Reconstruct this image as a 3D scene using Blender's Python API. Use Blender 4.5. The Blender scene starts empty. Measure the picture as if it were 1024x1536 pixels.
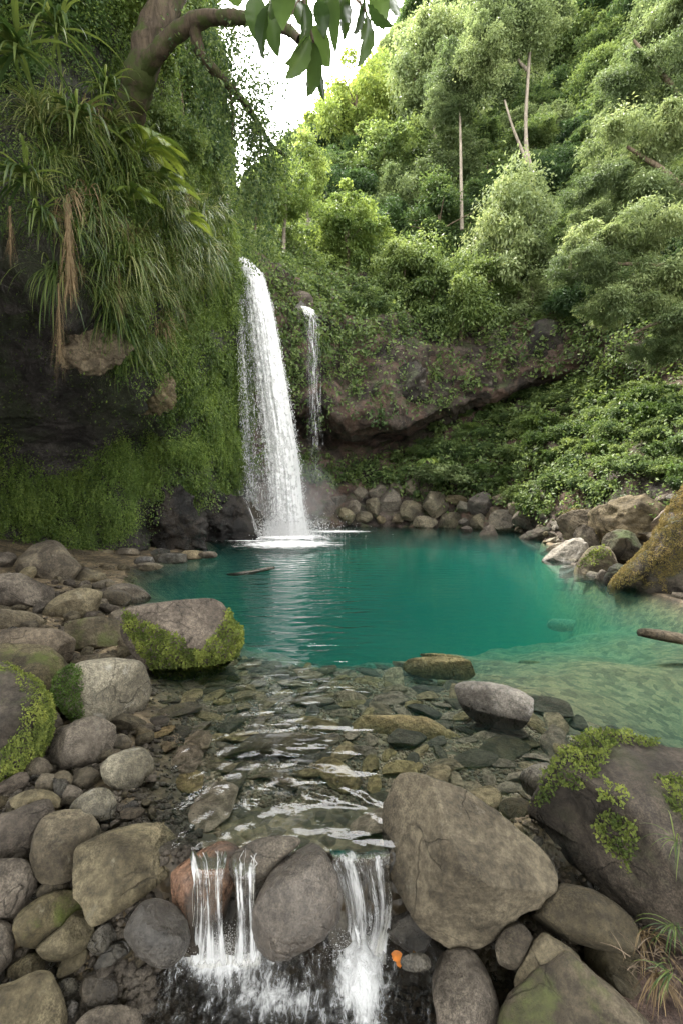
import bpy, bmesh, math, random
import numpy as np
from mathutils import Vector, Matrix

SC = bpy.context.scene
COL = SC.collection
# ------------------------------------------------------------------ camera
H = 1.8; F = 683.0; PITCH = math.atan(28 / 683.0)
cam = bpy.data.cameras.new('camera'); camo = bpy.data.objects.new('camera', cam); COL.objects.link(camo)
cam.sensor_fit = 'VERTICAL'; cam.sensor_height = 36; cam.sensor_width = 24; cam.lens = 16.0
cam.clip_start = 0.05; cam.clip_end = 600
camo.location = (0, 0, H); camo.rotation_euler = (math.pi / 2 - PITCH, 0, 0)
SC.camera = camo
# ------------------------------------------------------------------ world, sun, exposure
SUN_EL, SUN_AZ = 60.0, -52.0            # azimuth clockwise from +Y (the direction the camera looks in)
w = bpy.data.worlds.new('World'); SC.world = w; w.use_nodes = True
nt = w.node_tree; nt.nodes.clear()
sky = nt.nodes.new('ShaderNodeTexSky'); sky.sky_type = 'NISHITA'; sky.sun_disc = False
sky.sun_elevation = math.radians(SUN_EL); sky.sun_rotation = math.radians(SUN_AZ)
sky.dust_density = 3.0; sky.air_density = 1.0
mixw = nt.nodes.new('ShaderNodeMix'); mixw.data_type = 'RGBA'
mixw.inputs[0].default_value = 0.82
nt.links.new(sky.outputs[0], mixw.inputs[6]); mixw.inputs[7].default_value = (17.5, 17.3, 16.8, 1)   # bright thin overcast
# brighter lobe added near the sky gap, apart from the sun, for water glints
tcw = nt.nodes.new('ShaderNodeTexCoord'); dw = nt.nodes.new('ShaderNodeVectorMath'); dw.operation = 'DOT_PRODUCT'
nt.links.new(tcw.outputs['Generated'], dw.inputs[0]); dw.inputs[1].default_value = (math.sin(math.radians(-16)) * math.cos(math.radians(48)), math.cos(math.radians(-16)) * math.cos(math.radians(48)), math.sin(math.radians(48)))
mrw = nt.nodes.new('ShaderNodeMapRange'); mrw.interpolation_type = 'SMOOTHSTEP'; nt.links.new(dw.outputs['Value'], mrw.inputs[0])
for _i, _v in ((1, 0.72), (2, 1.0), (3, 0.9), (4, 2.9)): mrw.inputs[_i].default_value = _v
vsw = nt.nodes.new('ShaderNodeVectorMath'); vsw.operation = 'SCALE'; nt.links.new(mixw.outputs[2], vsw.inputs[0]); nt.links.new(mrw.outputs[0], vsw.inputs['Scale'])
bg = nt.nodes.new('ShaderNodeBackground'); bg.inputs[1].default_value = 0.15
ow = nt.nodes.new('ShaderNodeOutputWorld')
nt.links.new(vsw.outputs[0], bg.inputs[0]); nt.links.new(bg.outputs[0], ow.inputs[0])
sl = bpy.data.lights.new('sun', 'SUN'); slo = bpy.data.objects.new('sun', sl); COL.objects.link(slo)
sl.energy = 3.8; sl.angle = math.radians(9); sl.color = (1.0, 0.94, 0.84)
_e, _a = math.radians(SUN_EL), math.radians(SUN_AZ)
sdir = Vector((math.sin(_a) * math.cos(_e), math.cos(_a) * math.cos(_e), math.sin(_e)))
slo.rotation_euler = sdir.to_track_quat('Z', 'Y').to_euler(); slo.location = (0, 0, 80)
SC.view_settings.view_transform = 'Standard'; SC.view_settings.look = 'None'
SC.view_settings.gamma = 1; SC.view_settings.use_curve_mapping = False
SC.view_settings.exposure = 1.6
SC.cycles.use_denoising = True
SC.cycles.max_bounces = 7; SC.cycles.diffuse_bounces = 3; SC.cycles.glossy_bounces = 3
SC.cycles.transmission_bounces = 4; SC.cycles.transparent_max_bounces = 24; SC.cycles.volume_bounces = 2
SC.cycles.caustics_reflective = False; SC.cycles.caustics_refractive = False
SC.cycles.sample_clamp_indirect = 6

# ------------------------------------------------------------------ pixel helpers (photo pixels 1024x1536 -> metres)
cp, sp = math.cos(PITCH), math.sin(PITCH)
def ray(px, py):
    a = (px - 512) / F; b = (768 - py) / F
    return np.array([a, cp + b * sp, b * cp - sp])
def P(px, py, Y):
    d = ray(px, py); return np.array([0, 0, H]) + d * (Y / d[1])
def G(px, py, z=0.0):
    d = ray(px, py); return np.array([0, 0, H]) + d * ((z - H) / d[2])
def proj(p):
    p = np.asarray(p, float); x = p[..., 0]; y = p[..., 1]; z = p[..., 2] - H
    dep = y * cp - z * sp; up = y * sp + z * cp
    dep = np.where(dep < 0.05, 0.05, dep)
    return 512 + x / dep * F, 768 - up / dep * F

# ------------------------------------------------------------------ noise
_r = np.random.RandomState(7)
PERM = _r.permutation(256); PERM = np.concatenate([PERM, PERM, PERM])
GR = _r.normal(size=(256, 3)); GR /= np.linalg.norm(GR, axis=1)[:, None]
def pn(p):
    p = np.asarray(p, float); i = np.floor(p).astype(int); f = p - i; i &= 255
    u = f * f * f * (f * (f * 6 - 15) + 10)
    out = 0
    for dx in (0, 1):
        wx = u[:, 0] if dx else 1 - u[:, 0]
        for dy in (0, 1):
            wy = u[:, 1] if dy else 1 - u[:, 1]
            for dz in (0, 1):
                wz = u[:, 2] if dz else 1 - u[:, 2]
                h = PERM[PERM[PERM[(i[:, 0] + dx) & 255] + ((i[:, 1] + dy) & 255)] + ((i[:, 2] + dz) & 255)]
                g = GR[h]
                out = out + wx * wy * wz * (g[:, 0] * (f[:, 0] - dx) + g[:, 1] * (f[:, 1] - dy) + g[:, 2] * (f[:, 2] - dz))
    return out * 1.6
def fbm(p, o=4, g=0.5, l=2.03):
    a, s, t = 1.0, 0.0, 0.0; p = np.asarray(p, float)
    for k in range(o):
        s = s + a * pn(p + 17.3 * k); t += a; a *= g; p = p * l
    return s / t
def ridged(p, o=4):
    a, s, t = 1.0, 0.0, 0.0
    for k in range(o):
        s = s + a * (1 - np.abs(pn(p + 11.1 * k)) * 2); t += a; a *= 0.5; p = p * 2.1
    return s / t
def sm(a, b, x):
    t = np.clip((x - a) / (b - a), 0, 1); return t * t * (3 - 2 * t)

# ------------------------------------------------------------------ objects
def mesh_np(name, v, f, smooth=True):
    me = bpy.data.meshes.new(name); v = np.ascontiguousarray(v, np.float32); f = np.ascontiguousarray(f, np.int32)
    n, k = f.shape
    me.vertices.add(len(v)); me.vertices.foreach_set('co', v.ravel())
    me.loops.add(n * k); me.loops.foreach_set('vertex_index', f.ravel())
    me.polygons.add(n); me.polygons.foreach_set('loop_start', np.arange(0, n * k, k, dtype=np.int32))
    me.polygons.foreach_set('loop_total', np.full(n, k, np.int32))
    me.polygons.foreach_set('use_smooth', np.full(n, smooth, bool))
    me.update(calc_edges=True)
    return me
def tagit(o, label=None, cat=None, group=None, kind=None):
    if label: o['label'] = label
    if cat: o['category'] = cat
    if group: o['group'] = group
    if kind: o['kind'] = kind
    return o
def obj(name, me, mat=None, parent=None, loc=None, **k):
    o = bpy.data.objects.new(name, me); COL.objects.link(o)
    if mat is not None and me is not None and not me.materials: me.materials.append(mat)
    if parent is not None: o.parent = parent
    if loc is not None: o.location = loc
    return tagit(o, **k)
def empty(name, loc, **k):
    o = bpy.data.objects.new(name, None); COL.objects.link(o); o.location = loc
    o.empty_display_size = 0.2
    return tagit(o, **k)
def dup(root, loc, rot=(0, 0, 0), sc=1.0, label=None, group=None):
    r = root.copy(); COL.objects.link(r); r.location = loc; r.rotation_euler = rot
    r.scale = (sc, sc, sc) if not hasattr(sc, '__len__') else sc
    if label: r['label'] = label
    if group: r['group'] = group
    for ch in list(root.children):
        c = ch.copy(); COL.objects.link(c); c.parent = r
    return r

# ------------------------------------------------------------------ materials
class NT:
    def __init__(s, name):
        s.m = bpy.data.materials.new(name); s.m.use_nodes = True; s.t = s.m.node_tree; s.t.nodes.clear()
        s.out = s.n('OutputMaterial')
    def n(s, typ, **k):
        nd = s.t.nodes.new('ShaderNode' + typ)
        for a, b in k.items(): setattr(nd, a, b)
        return nd
    def l(s, a, b): s.t.links.new(a, b)
    def put(s, sock, v):
        if hasattr(v, 'links') or isinstance(v, bpy.types.NodeSocket): s.l(v, sock)
        elif isinstance(v, tuple) and len(v) == 3 and sock.type == 'RGBA': sock.default_value = (*v, 1)
        else: sock.default_value = v
    def noise(s, vec, scale, detail=4, rough=0.55, dist=0.0):
        n = s.n('TexNoise'); n.inputs['Scale'].default_value = scale; n.inputs['Detail'].default_value = detail
        n.inputs['Roughness'].default_value = rough; n.inputs['Distortion'].default_value = dist
        if vec is not None: s.l(vec, n.inputs['Vector'])
        return n.outputs['Fac']
    def ramp(s, v, lo, hi, a=0.0, b=1.0):
        n = s.n('MapRange'); n.interpolation_type = 'SMOOTHSTEP'
        s.put(n.inputs[0], v); n.inputs[1].default_value = lo; n.inputs[2].default_value = hi
        n.inputs[3].default_value = a; n.inputs[4].default_value = b
        return n.outputs[0]
    def math(s, op, a, b=0.0, c=0.0):
        n = s.n('Math', operation=op); s.put(n.inputs[0], a); s.put(n.inputs[1], b); s.put(n.inputs[2], c)
        return n.outputs[0]
    def mix(s, f, a, b):
        n = s.n('Mix', data_type='RGBA'); s.put(n.inputs[0], f); s.put(n.inputs[6], a); s.put(n.inputs[7], b)
        return n.outputs[2]
    def hsv(s, c, h, sa, v):
        n = s.n('HueSaturation'); s.put(n.inputs['Color'], c); s.put(n.inputs['Hue'], h); s.put(n.inputs['Saturation'], sa); s.put(n.inputs['Value'], v)
        return n.outputs[0]
    def mapping(s, vec, scale, loc=(0, 0, 0)):
        n = s.n('Mapping'); s.l(vec, n.inputs[0]); n.inputs['Scale'].default_value = scale; n.inputs['Location'].default_value = loc
        return n.outputs[0]
    def bump(s, h, strength, dist, prev=None):
        n = s.n('Bump'); s.put(n.inputs['Height'], h); s.put(n.inputs['Strength'], strength); n.inputs['Distance'].default_value = dist
        if prev is not None: s.l(prev, n.inputs['Normal'])
        return n.outputs[0]
    def vecadd(s, v, sc):
        n = s.n('VectorMath', operation='ADD'); s.l(v, n.inputs[0]); s.l(sc, n.inputs[1]); return n.outputs[0]
    def mixsh(s, f, a, b):
        n = s.n('MixShader'); s.put(n.inputs[0], f); s.l(a, n.inputs[1]); s.l(b, n.inputs[2]); return n.outputs[0]

def rock_mat(name, c1, c2, lichen=(0.20, 0.175, 0.13), lich=0.60, moss=None, wet=0.0, shore=False, rough=0.85, scale=1.0, stain=None, bumpk=1.0, lowdark=False):
    m = NT(name); tc = m.n('TexCoord').outputs['Object']; oi = m.n('ObjectInfo')
    rv = m.math('MULTIPLY', oi.outputs['Random'], 37.0)
    v = m.vecadd(tc, rv)
    n1 = m.noise(v, 2.3 * scale, 8, 0.6, 0.6)
    col = m.mix(m.ramp(n1, 0.36, 0.64), c1, c2)
    n2 = m.noise(v, 26 * scale, 6, 0.7)
    col = m.hsv(col, 0.5, 1.0, m.ramp(n2, 0.32, 0.7, 0.6, 1.42))
    sp_ = m.noise(v, 110 * scale, 3, 0.7)
    pt = m.ramp(m.noise(v, 1.9 * scale, 4, 0.6), 0.4, 0.62)
    col = m.hsv(col, 0.5, 1.0, m.math('ADD', 1.0, m.math('MULTIPLY', m.math('SUBTRACT', m.ramp(sp_, 0.35, 0.65, 0.7, 1.3), 1.0), m.math('ADD', 0.3, pt))))
    wv = m.n('VectorMath', operation='ADD'); m.l(v, wv.inputs[0]); nd = m.n('TexNoise'); nd.inputs['Scale'].default_value = 3 * scale; nd.inputs['Detail'].default_value = 4; m.l(v, nd.inputs['Vector'])
    ws = m.n('VectorMath', operation='SCALE'); m.l(nd.outputs['Color'], ws.inputs[0]); ws.inputs['Scale'].default_value = 0.35 / scale; m.l(ws.outputs[0], wv.inputs[1])
    ck = m.n('TexVoronoi', feature='DISTANCE_TO_EDGE'); ck.inputs['Scale'].default_value = 3.2 * scale; m.l(wv.outputs[0], ck.inputs['Vector'])
    crack = m.math('MULTIPLY', m.ramp(ck.outputs['Distance'], 0.0, 0.018, 1, 0), m.ramp(m.noise(v, 1.4 * scale, 3, 0.5), 0.5, 0.6))
    col = m.hsv(col, 0.5, 1.0, m.math('SUBTRACT', 1.0, m.math('MULTIPLY', crack, 0.3)))
    if stain:
        col = m.mix(m.ramp(m.noise(v, 1.6 * scale, 6, 0.65, 1.0), 0.45, 0.62, 0, 0.85), col, stain)
    ln = m.noise(v, 5.5 * scale, 9, 0.72, 0.3)
    col = m.mix(m.ramp(ln, lich, lich + 0.1, 0, 0.75), col, lichen)
    if moss:
        g = m.n('NewGeometry'); sx = m.n('SeparateXYZ'); m.l(g.outputs['Normal'], sx.inputs[0])
        mm = m.math('MULTIPLY', m.ramp(sx.outputs[2], -0.1, 0.7), m.ramp(m.noise(v, 3.1 * scale, 7, 0.65), 0.46, 0.62, 0, 0.8))
        col = m.mix(mm, col, moss)
    # value of the stone itself differs from stone to stone
    col = m.hsv(col, m.ramp(oi.outputs['Random'], 0, 1, 0.49, 0.515), m.ramp(oi.outputs['Random'], 0, 1, 0.68, 1.05), m.ramp(m.math('FRACT', m.math('MULTIPLY', oi.outputs['Random'], 7.3)), 0, 1, 0.8, 1.2))
    if lowdark:      # colour turns near black below the lip
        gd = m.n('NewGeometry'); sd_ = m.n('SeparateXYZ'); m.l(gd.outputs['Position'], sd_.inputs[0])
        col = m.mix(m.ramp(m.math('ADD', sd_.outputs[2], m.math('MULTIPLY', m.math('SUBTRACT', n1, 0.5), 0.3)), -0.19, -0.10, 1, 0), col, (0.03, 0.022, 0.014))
    ro = m.ramp(n2, 0.3, 0.7, rough - 0.12, rough)
    bs = m.n('BsdfPrincipled')
    if shore:
        g2 = m.n('NewGeometry'); s2 = m.n('SeparateXYZ'); m.l(g2.outputs['Position'], s2.inputs[0])
        zz = m.math('ADD', s2.outputs[2], m.math('MULTIPLY', m.math('SUBTRACT', n1, 0.5), 0.12))
        wf = m.ramp(zz, 0.015, 0.07, 1, 0)
        col = m.mix(wf, col, m.hsv(col, 0.5, 1.15, 0.45))
        ro = m.math('SUBTRACT', ro, m.math('MULTIPLY', wf, 0.5))
    if wet:
        wn = m.ramp(m.noise(v, 3.0, 5, 0.6), 0.35, 0.6, 0.12, 0.12 + (1 - wet) * 0.6)
        ro = wn
    m.put(bs.inputs['Base Color'], col); m.put(bs.inputs['Roughness'], ro)
    bs.inputs['Specular IOR Level'].default_value = 0.5 if (wet or shore) else 0.3
    b = m.bump(m.noise(v, 6 * scale, 9, 0.66, 0.3), 0.9 * bumpk, 0.07 / scale)
    b = m.bump(m.noise(v, 45 * scale, 5, 0.7), 0.9 * bumpk, 0.014 / scale, b)
    b = m.bump(crack, 0.8 * bumpk, -0.02 / scale, b)
    vo = m.n('TexVoronoi'); m.l(v, vo.inputs['Vector']); vo.inputs['Scale'].default_value = 14 * scale
    b = m.bump(m.ramp(vo.outputs['Distance'], 0.0, 0.35), 0.25 * bumpk, 0.01, b)
    m.l(b, bs.inputs['Normal']); m.l(bs.outputs[0], m.out.inputs[0])
    return m.m

def leaf_mat(name, dark, light, trans=0.35, rough=0.45, yellow=None, patch=0.5):
    m = NT(name); at = m.n('Attribute', attribute_name='tint'); oi = m.n('ObjectInfo')
    g = m.n('NewGeometry')
    t = m.math('ADD', at.outputs['Fac'], m.math('MULTIPLY', m.math('SUBTRACT', oi.outputs['Random'], 0.5), 0.55))
    t = m.math('ADD', t, m.math('MULTIPLY', m.math('SUBTRACT', m.noise(g.outputs['Position'], patch, 3), 0.5), 0.9))
    c = m.mix(m.ramp(t, 0, 1), dark, light)
    if yellow: c = m.mix(m.ramp(t, 0.75, 1.15, 0, 0.8), c, yellow)
    c = m.hsv(c, 0.5, 0.9, 1.0)
    bs = m.n('BsdfPrincipled'); m.put(bs.inputs['Base Color'], c); bs.inputs['Roughness'].default_value = rough
    bs.inputs['Specular IOR Level'].default_value = 0.35
    tr = m.n('BsdfTranslucent'); m.l(m.hsv(c, 0.485, 1.1, 1.5), tr.inputs[0])
    m.l(m.mixsh(trans, bs.outputs[0], tr.outputs[0]), m.out.inputs[0])
    return m.m

M = {}
M['rock'] = rock_mat('grey brown boulder stone', (0.058, 0.045, 0.029), (0.165, 0.133, 0.088))
M['shore'] = rock_mat('boulder stone wet at the waterline', (0.056, 0.043, 0.028), (0.16, 0.128, 0.083), shore=True)
M['pale'] = rock_mat('pale speckled stone', (0.10, 0.085, 0.062), (0.24, 0.21, 0.16), lichen=(0.36, 0.34, 0.30), lich=0.56, shore=True)
M['back'] = rock_mat('tan shore stone', (0.055, 0.044, 0.030), (0.145, 0.118, 0.078), shore=True, scale=0.5)
M['wet'] = rock_mat('wet dark stone', (0.035, 0.031, 0.026), (0.085, 0.074, 0.058), wet=0.7, lich=0.8)
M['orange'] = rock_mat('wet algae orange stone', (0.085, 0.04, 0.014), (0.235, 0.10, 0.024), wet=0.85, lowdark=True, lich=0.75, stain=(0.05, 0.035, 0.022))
M['brown'] = rock_mat('reddish brown stone', (0.060, 0.045, 0.028), (0.15, 0.114, 0.072), lich=0.7)
M['mossrock'] = rock_mat('mossy stone', (0.048, 0.037, 0.022), (0.135, 0.107, 0.066), moss=(0.10, 0.12, 0.025))
M['giant'] = rock_mat('dark brown mossy boulder stone', (0.026, 0.020, 0.013), (0.10, 0.076, 0.05), moss=(0.055, 0.06, 0.018), lich=0.64)
M['sub'] = rock_mat('submerged stone', (0.15, 0.098, 0.05), (0.40, 0.275, 0.15), lich=0.66, lichen=(0.2, 0.17, 0.11), rough=0.9)
M['cliff'] = rock_mat('cliff stone', (0.018, 0.014, 0.010), (0.082, 0.058, 0.038), scale=0.3, stain=(0.13, 0.066, 0.034), moss=(0.05, 0.075, 0.015), bumpk=1.4)
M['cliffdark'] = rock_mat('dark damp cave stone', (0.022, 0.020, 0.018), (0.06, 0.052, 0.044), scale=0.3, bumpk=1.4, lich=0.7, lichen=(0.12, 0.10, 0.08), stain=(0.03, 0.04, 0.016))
M['wetstone'] = rock_mat('damp brown stone', (0.06, 0.048, 0.034), (0.13, 0.105, 0.075), wet=0.5, lich=0.66, lichen=(0.2, 0.18, 0.15))
M['cliffblock'] = rock_mat('dark weathered cliff block', (0.022, 0.018, 0.013), (0.066, 0.052, 0.037), scale=0.4, moss=(0.05, 0.065, 0.02))
M['wetcliff'] = rock_mat('wet black basalt', (0.010, 0.009, 0.008), (0.040, 0.034, 0.028), wet=0.9, scale=0.5, bumpk=2.2, lich=0.68, lichen=(0.07, 0.045, 0.022), stain=(0.035, 0.024, 0.012))
M['leaf_hill'] = leaf_mat('hillside leaves', (0.035, 0.075, 0.020), (0.15, 0.215, 0.050), 0.42, yellow=(0.21, 0.27, 0.065), patch=0.09)
M['leaf_dark'] = leaf_mat('dark leaves', (0.020, 0.050, 0.016), (0.075, 0.14, 0.032), 0.35, patch=0.3)
M['leaf_lime'] = leaf_mat('bright young leaves', (0.07, 0.125, 0.025), (0.21, 0.29, 0.055), 0.45, yellow=(0.31, 0.37, 0.08), patch=0.3)
M['leaf_willow'] = leaf_mat('narrow pale leaves', (0.07, 0.11, 0.036), (0.19, 0.25, 0.09), 0.4, yellow=(0.27, 0.32, 0.12), patch=0.3)
M['ivy'] = leaf_mat('ivy leaves', (0.038, 0.078, 0.013), (0.145, 0.22, 0.030), 0.38, yellow=(0.24, 0.31, 0.04), patch=0.7)
M['ledge'] = leaf_mat('fresh green ledge moss', (0.035, 0.075, 0.012), (0.13, 0.21, 0.026), 0.35, yellow=(0.20, 0.28, 0.04), patch=0.9)
M['ivydark'] = leaf_mat('damp moss fern', (0.022, 0.05, 0.010), (0.085, 0.15, 0.02), 0.35, patch=1.2)
M['moss'] = leaf_mat('boulder moss', (0.05, 0.082, 0.012), (0.19, 0.235, 0.032), 0.32, rough=0.8, yellow=(0.32, 0.34, 0.055), patch=5)
M['mossolive'] = leaf_mat('olive brown moss', (0.08, 0.075, 0.02), (0.21, 0.17, 0.045), 0.25, rough=0.85, yellow=(0.27, 0.20, 0.06), patch=3)
M['grass'] = leaf_mat('hanging grass blades', (0.03, 0.065, 0.012), (0.14, 0.19, 0.035), 0.35, yellow=(0.27, 0.28, 0.10), patch=1.5)
M['drygrass'] = leaf_mat('dry blades', (0.10, 0.065, 0.03), (0.24, 0.17, 0.08), 0.3, rough=0.8)
M['bigleaf'] = leaf_mat('large glossy leaf', (0.03, 0.065, 0.014), (0.085, 0.15, 0.03), 0.5, rough=0.32, patch=2)
def bark_mat(name, a, b, moss=None):
    m = NT(name); tc = m.n('TexCoord').outputs['Object']
    v = m.mapping(tc, (6, 6, 1.3)); n = m.noise(v, 1.6, 7, 0.65, 0.5)
    col = m.mix(m.ramp(n, 0.3, 0.7), a, b)
    if moss: col = m.mix(m.ramp(m.noise(tc, 2.2, 6, 0.65), 0.47, 0.6, 0, 0.9), col, moss)
    bs = m.n('BsdfPrincipled'); m.l(col, bs.inputs[0]); bs.inputs['Roughness'].default_value = 0.9
    bs.inputs['Specular IOR Level'].default_value = 0.2
    m.l(m.bump(n, 0.8, 0.04), bs.inputs['Normal']); m.l(bs.outputs[0], m.out.inputs[0]); return m.m
M['bark'] = bark_mat('tree bark', (0.07, 0.052, 0.035), (0.20, 0.155, 0.11))
M['barkpale'] = bark_mat('pale bark', (0.13, 0.11, 0.085), (0.27, 0.235, 0.185))
M['barkmoss'] = bark_mat('mossy bark', (0.030, 0.023, 0.016), (0.09, 0.068, 0.046), moss=(0.04, 0.055, 0.014))

def ground_mat():
    m = NT('riverbed gravel and silt'); g = m.n('NewGeometry'); pos = g.outputs['Position']
    vo = m.n('TexVoronoi'); m.l(m.vecadd(pos, m.mapping(pos, (0.0, 0, 0))), vo.inputs['Vector']); vo.inputs['Scale'].default_value = 13
    ce = m.n('SeparateColor'); m.l(vo.outputs['Color'], ce.inputs[0])
    n = m.noise(pos, 1.6, 6, 0.6)
    col = m.mix(m.ramp(n, 0.35, 0.65), (0.055, 0.042, 0.024), (0.16, 0.12, 0.07))
    sg = m.n('SeparateXYZ'); m.l(pos, sg.inputs[0])
    sand = m.math('MULTIPLY', m.ramp(m.math('ADD', sg.outputs[0], m.math('MULTIPLY', n, 1.6)), 1.2, 3.4), m.ramp(sg.outputs[1], 3.2, 4.6))
    col = m.mix(m.math('MULTIPLY', sand, m.ramp(sg.outputs[2], -0.02, -0.15)), col, (0.165, 0.132, 0.066))
    col = m.hsv(col, 0.5, 1, m.ramp(ce.outputs[0], 0, 1, 0.55, 1.35))
    col = m.hsv(col, 0.5, 1, m.ramp(m.noise(pos, 40, 5, 0.7), 0.3, 0.7, 0.7, 1.3))
    # splashed and soaked round the outlet
    soak = m.math('MULTIPLY', m.ramp(sg.outputs[1], 2.45, 2.25), m.ramp(sg.outputs[0], -1.1, -.75))
    col = m.hsv(col, 0.5, 1, m.math('SUBTRACT', 1.0, m.math('MULTIPLY', soak, 0.72)))
    bs = m.n('BsdfPrincipled'); m.l(col, bs.inputs[0]); m.l(m.math('SUBTRACT', 0.8, m.math('MULTIPLY', soak, 0.5)), bs.inputs['Roughness'])
    b = m.bump(m.ramp(vo.outputs['Distance'], 0, 0.6, 1, 0), m.math('SUBTRACT', 0.9, m.math('MULTIPLY', sand, 0.8)), 0.03)
    b = m.bump(m.noise(pos, 30, 6, 0.7), 0.5, 0.02, b)
    m.l(b, bs.inputs['Normal']); m.l(bs.outputs[0], m.out.inputs[0]); return m.m
M['ground'] = ground_mat()
def plain(name, c, rough=0.6):
    m = NT(name); tc = m.n('TexCoord').outputs['Object']
    bs = m.n('BsdfPrincipled'); m.l(m.hsv((*c, 1), 0.5, 1, m.ramp(m.noise(tc, 30, 4), 0.3, 0.7, 0.7, 1.3)), bs.inputs[0]) if False else None
    m.l(m.mix(m.ramp(m.noise(tc, 25, 4), 0.3, 0.7), tuple(x * 0.7 for x in c), tuple(min(1, x * 1.25) for x in c)), bs.inputs[0])
    bs.inputs['Roughness'].default_value = rough; m.l(bs.outputs[0], m.out.inputs[0]); return m.m
M['leaforange'] = plain('orange dead leaf', (0.5, 0.16, 0.02)); M['leafbrown'] = plain('brown dead leaf', (0.26, 0.14, 0.05))
M['soil'] = rock_mat('reddish soil', (0.09, 0.05, 0.03), (0.19, 0.11, 0.065), lich=0.7)

def water_mat():
    m = NT('pool water'); g = m.n('NewGeometry'); pos = g.outputs['Position']
    sx = m.n('SeparateXYZ'); m.l(pos, sx.inputs[0])
    # ripples: rings running from the outlet, crossing wind ripples further out
    near = m.ramp(sx.outputs[1], 2.2, 8.0, 1, 0)
    dv = m.n('VectorMath', operation='DISTANCE'); m.l(pos, dv.inputs[0]); dv.inputs[1].default_value = (-0.1, 1.55, 0)
    wob = m.noise(pos, 1.1, 3, 0.5)
    ring = m.math('SINE', m.math('ADD', m.math('MULTIPLY', dv.outputs['Value'], 34.0), m.math('MULTIPLY', wob, 34.0)))
    nx = m.noise(m.mapping(pos, (1.2, 3.4, 1)), 1.7, 1.2, 0.4, 0.5)
    n2 = m.noise(m.mapping(pos, (2.5, 6.5, 1)), 2.2, 2, 0.5, 0.3)
    n3 = m.noise(pos, 14.0, 3, 0.6)
    # the current runs from the fall to the outlet; the sides lie calmer
    cx = m.math('ADD', sx.outputs[0], m.math('ADD', 0.28, m.math('MULTIPLY', sx.outputs[1], 0.045)))
    cor = m.ramp(m.math('DIVIDE', m.math('ABSOLUTE', cx), m.math('ADD', 0.55, m.math('MULTIPLY', sx.outputs[1], 0.17))), 0.25, 1.05, 1.0, 0.16)
    b = m.bump(m.math('MULTIPLY', ring, m.ramp(sx.outputs[1], 2.0, 5.0, 1.0, 0.1)), cor, 0.0055)
    b = m.bump(nx, cor, 0.042, b)
    b = m.bump(n2, cor, 0.008, b)
    fr = m.n('Fresnel'); fr.inputs[0].default_value = 1.333; m.l(b, fr.inputs['Normal'])
    tr = m.n('BsdfTransparent'); gl = m.n('BsdfGlossy'); gl.inputs['Roughness'].default_value = 0.008; m.l(b, gl.inputs['Normal'])
    m.l(m.mixsh(fr.outputs[0], tr.outputs[0], gl.outputs[0]), m.out.inputs[0])
    vs = m.n('VolumeScatter'); vs.inputs['Color'].default_value = (0.24, 0.79, 0.73, 1); vs.inputs['Density'].default_value = 0.058
    va = m.n('VolumeAbsorption'); va.inputs['Color'].default_value = (0.10, 0.765, 0.71, 1); va.inputs['Density'].default_value = 0.55
    ad = m.n('AddShader'); m.l(vs.outputs[0], ad.inputs[0]); m.l(va.outputs[0], ad.inputs[1]); m.l(ad.outputs[0], m.out.inputs[1])
    return m.m
M['water'] = water_mat()

def fall_mat(name, su, sv, lo, hi, edge=True, seed=0.0, white=0.85):
    """falling water: white where the sheet is broken, clear between; uv in metres-like units"""
    m = NT(name); uv = m.n('UVMap').outputs[0]; at = m.n('Attribute', attribute_name='dens')
    n1 = m.noise(m.mapping(uv, (su, sv, 1), (seed, seed * 2, 0)), 1.0, 6, 0.72, 0.3)
    n2 = m.noise(m.mapping(uv, (su * 2.6, sv * 0.35, 1), (seed + 5, seed, 0)), 1.0, 4, 0.6, 0.2)
    n = m.math('ADD', m.math('MULTIPLY', n1, 0.62), m.math('MULTIPLY', n2, 0.38))
    n = m.math('ADD', n, m.math('MULTIPLY', m.math('SUBTRACT', at.outputs['Fac'], 0.5), 0.6))
    a = m.ramp(n, lo, hi)
    df = m.n('BsdfDiffuse'); df.inputs[0].default_value = (white, white, white * 1.01, 1)
    tl = m.n('BsdfTranslucent'); tl.inputs[0].default_value = (white, white, white, 1)
    gl = m.n('BsdfGlossy'); gl.inputs['Roughness'].default_value = 0.25
    b = m.bump(n, 0.6, 0.08); m.l(b, df.inputs['Normal']); m.l(b, gl.inputs['Normal'])
    s = m.mixsh(0.4, df.outputs[0], tl.outputs[0]); s = m.mixsh(0.12, s, gl.outputs[0])
    t = m.n('BsdfTransparent')
    m.l(m.mixsh(a, t.outputs[0], s), m.out.inputs[0]); return m.m
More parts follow.
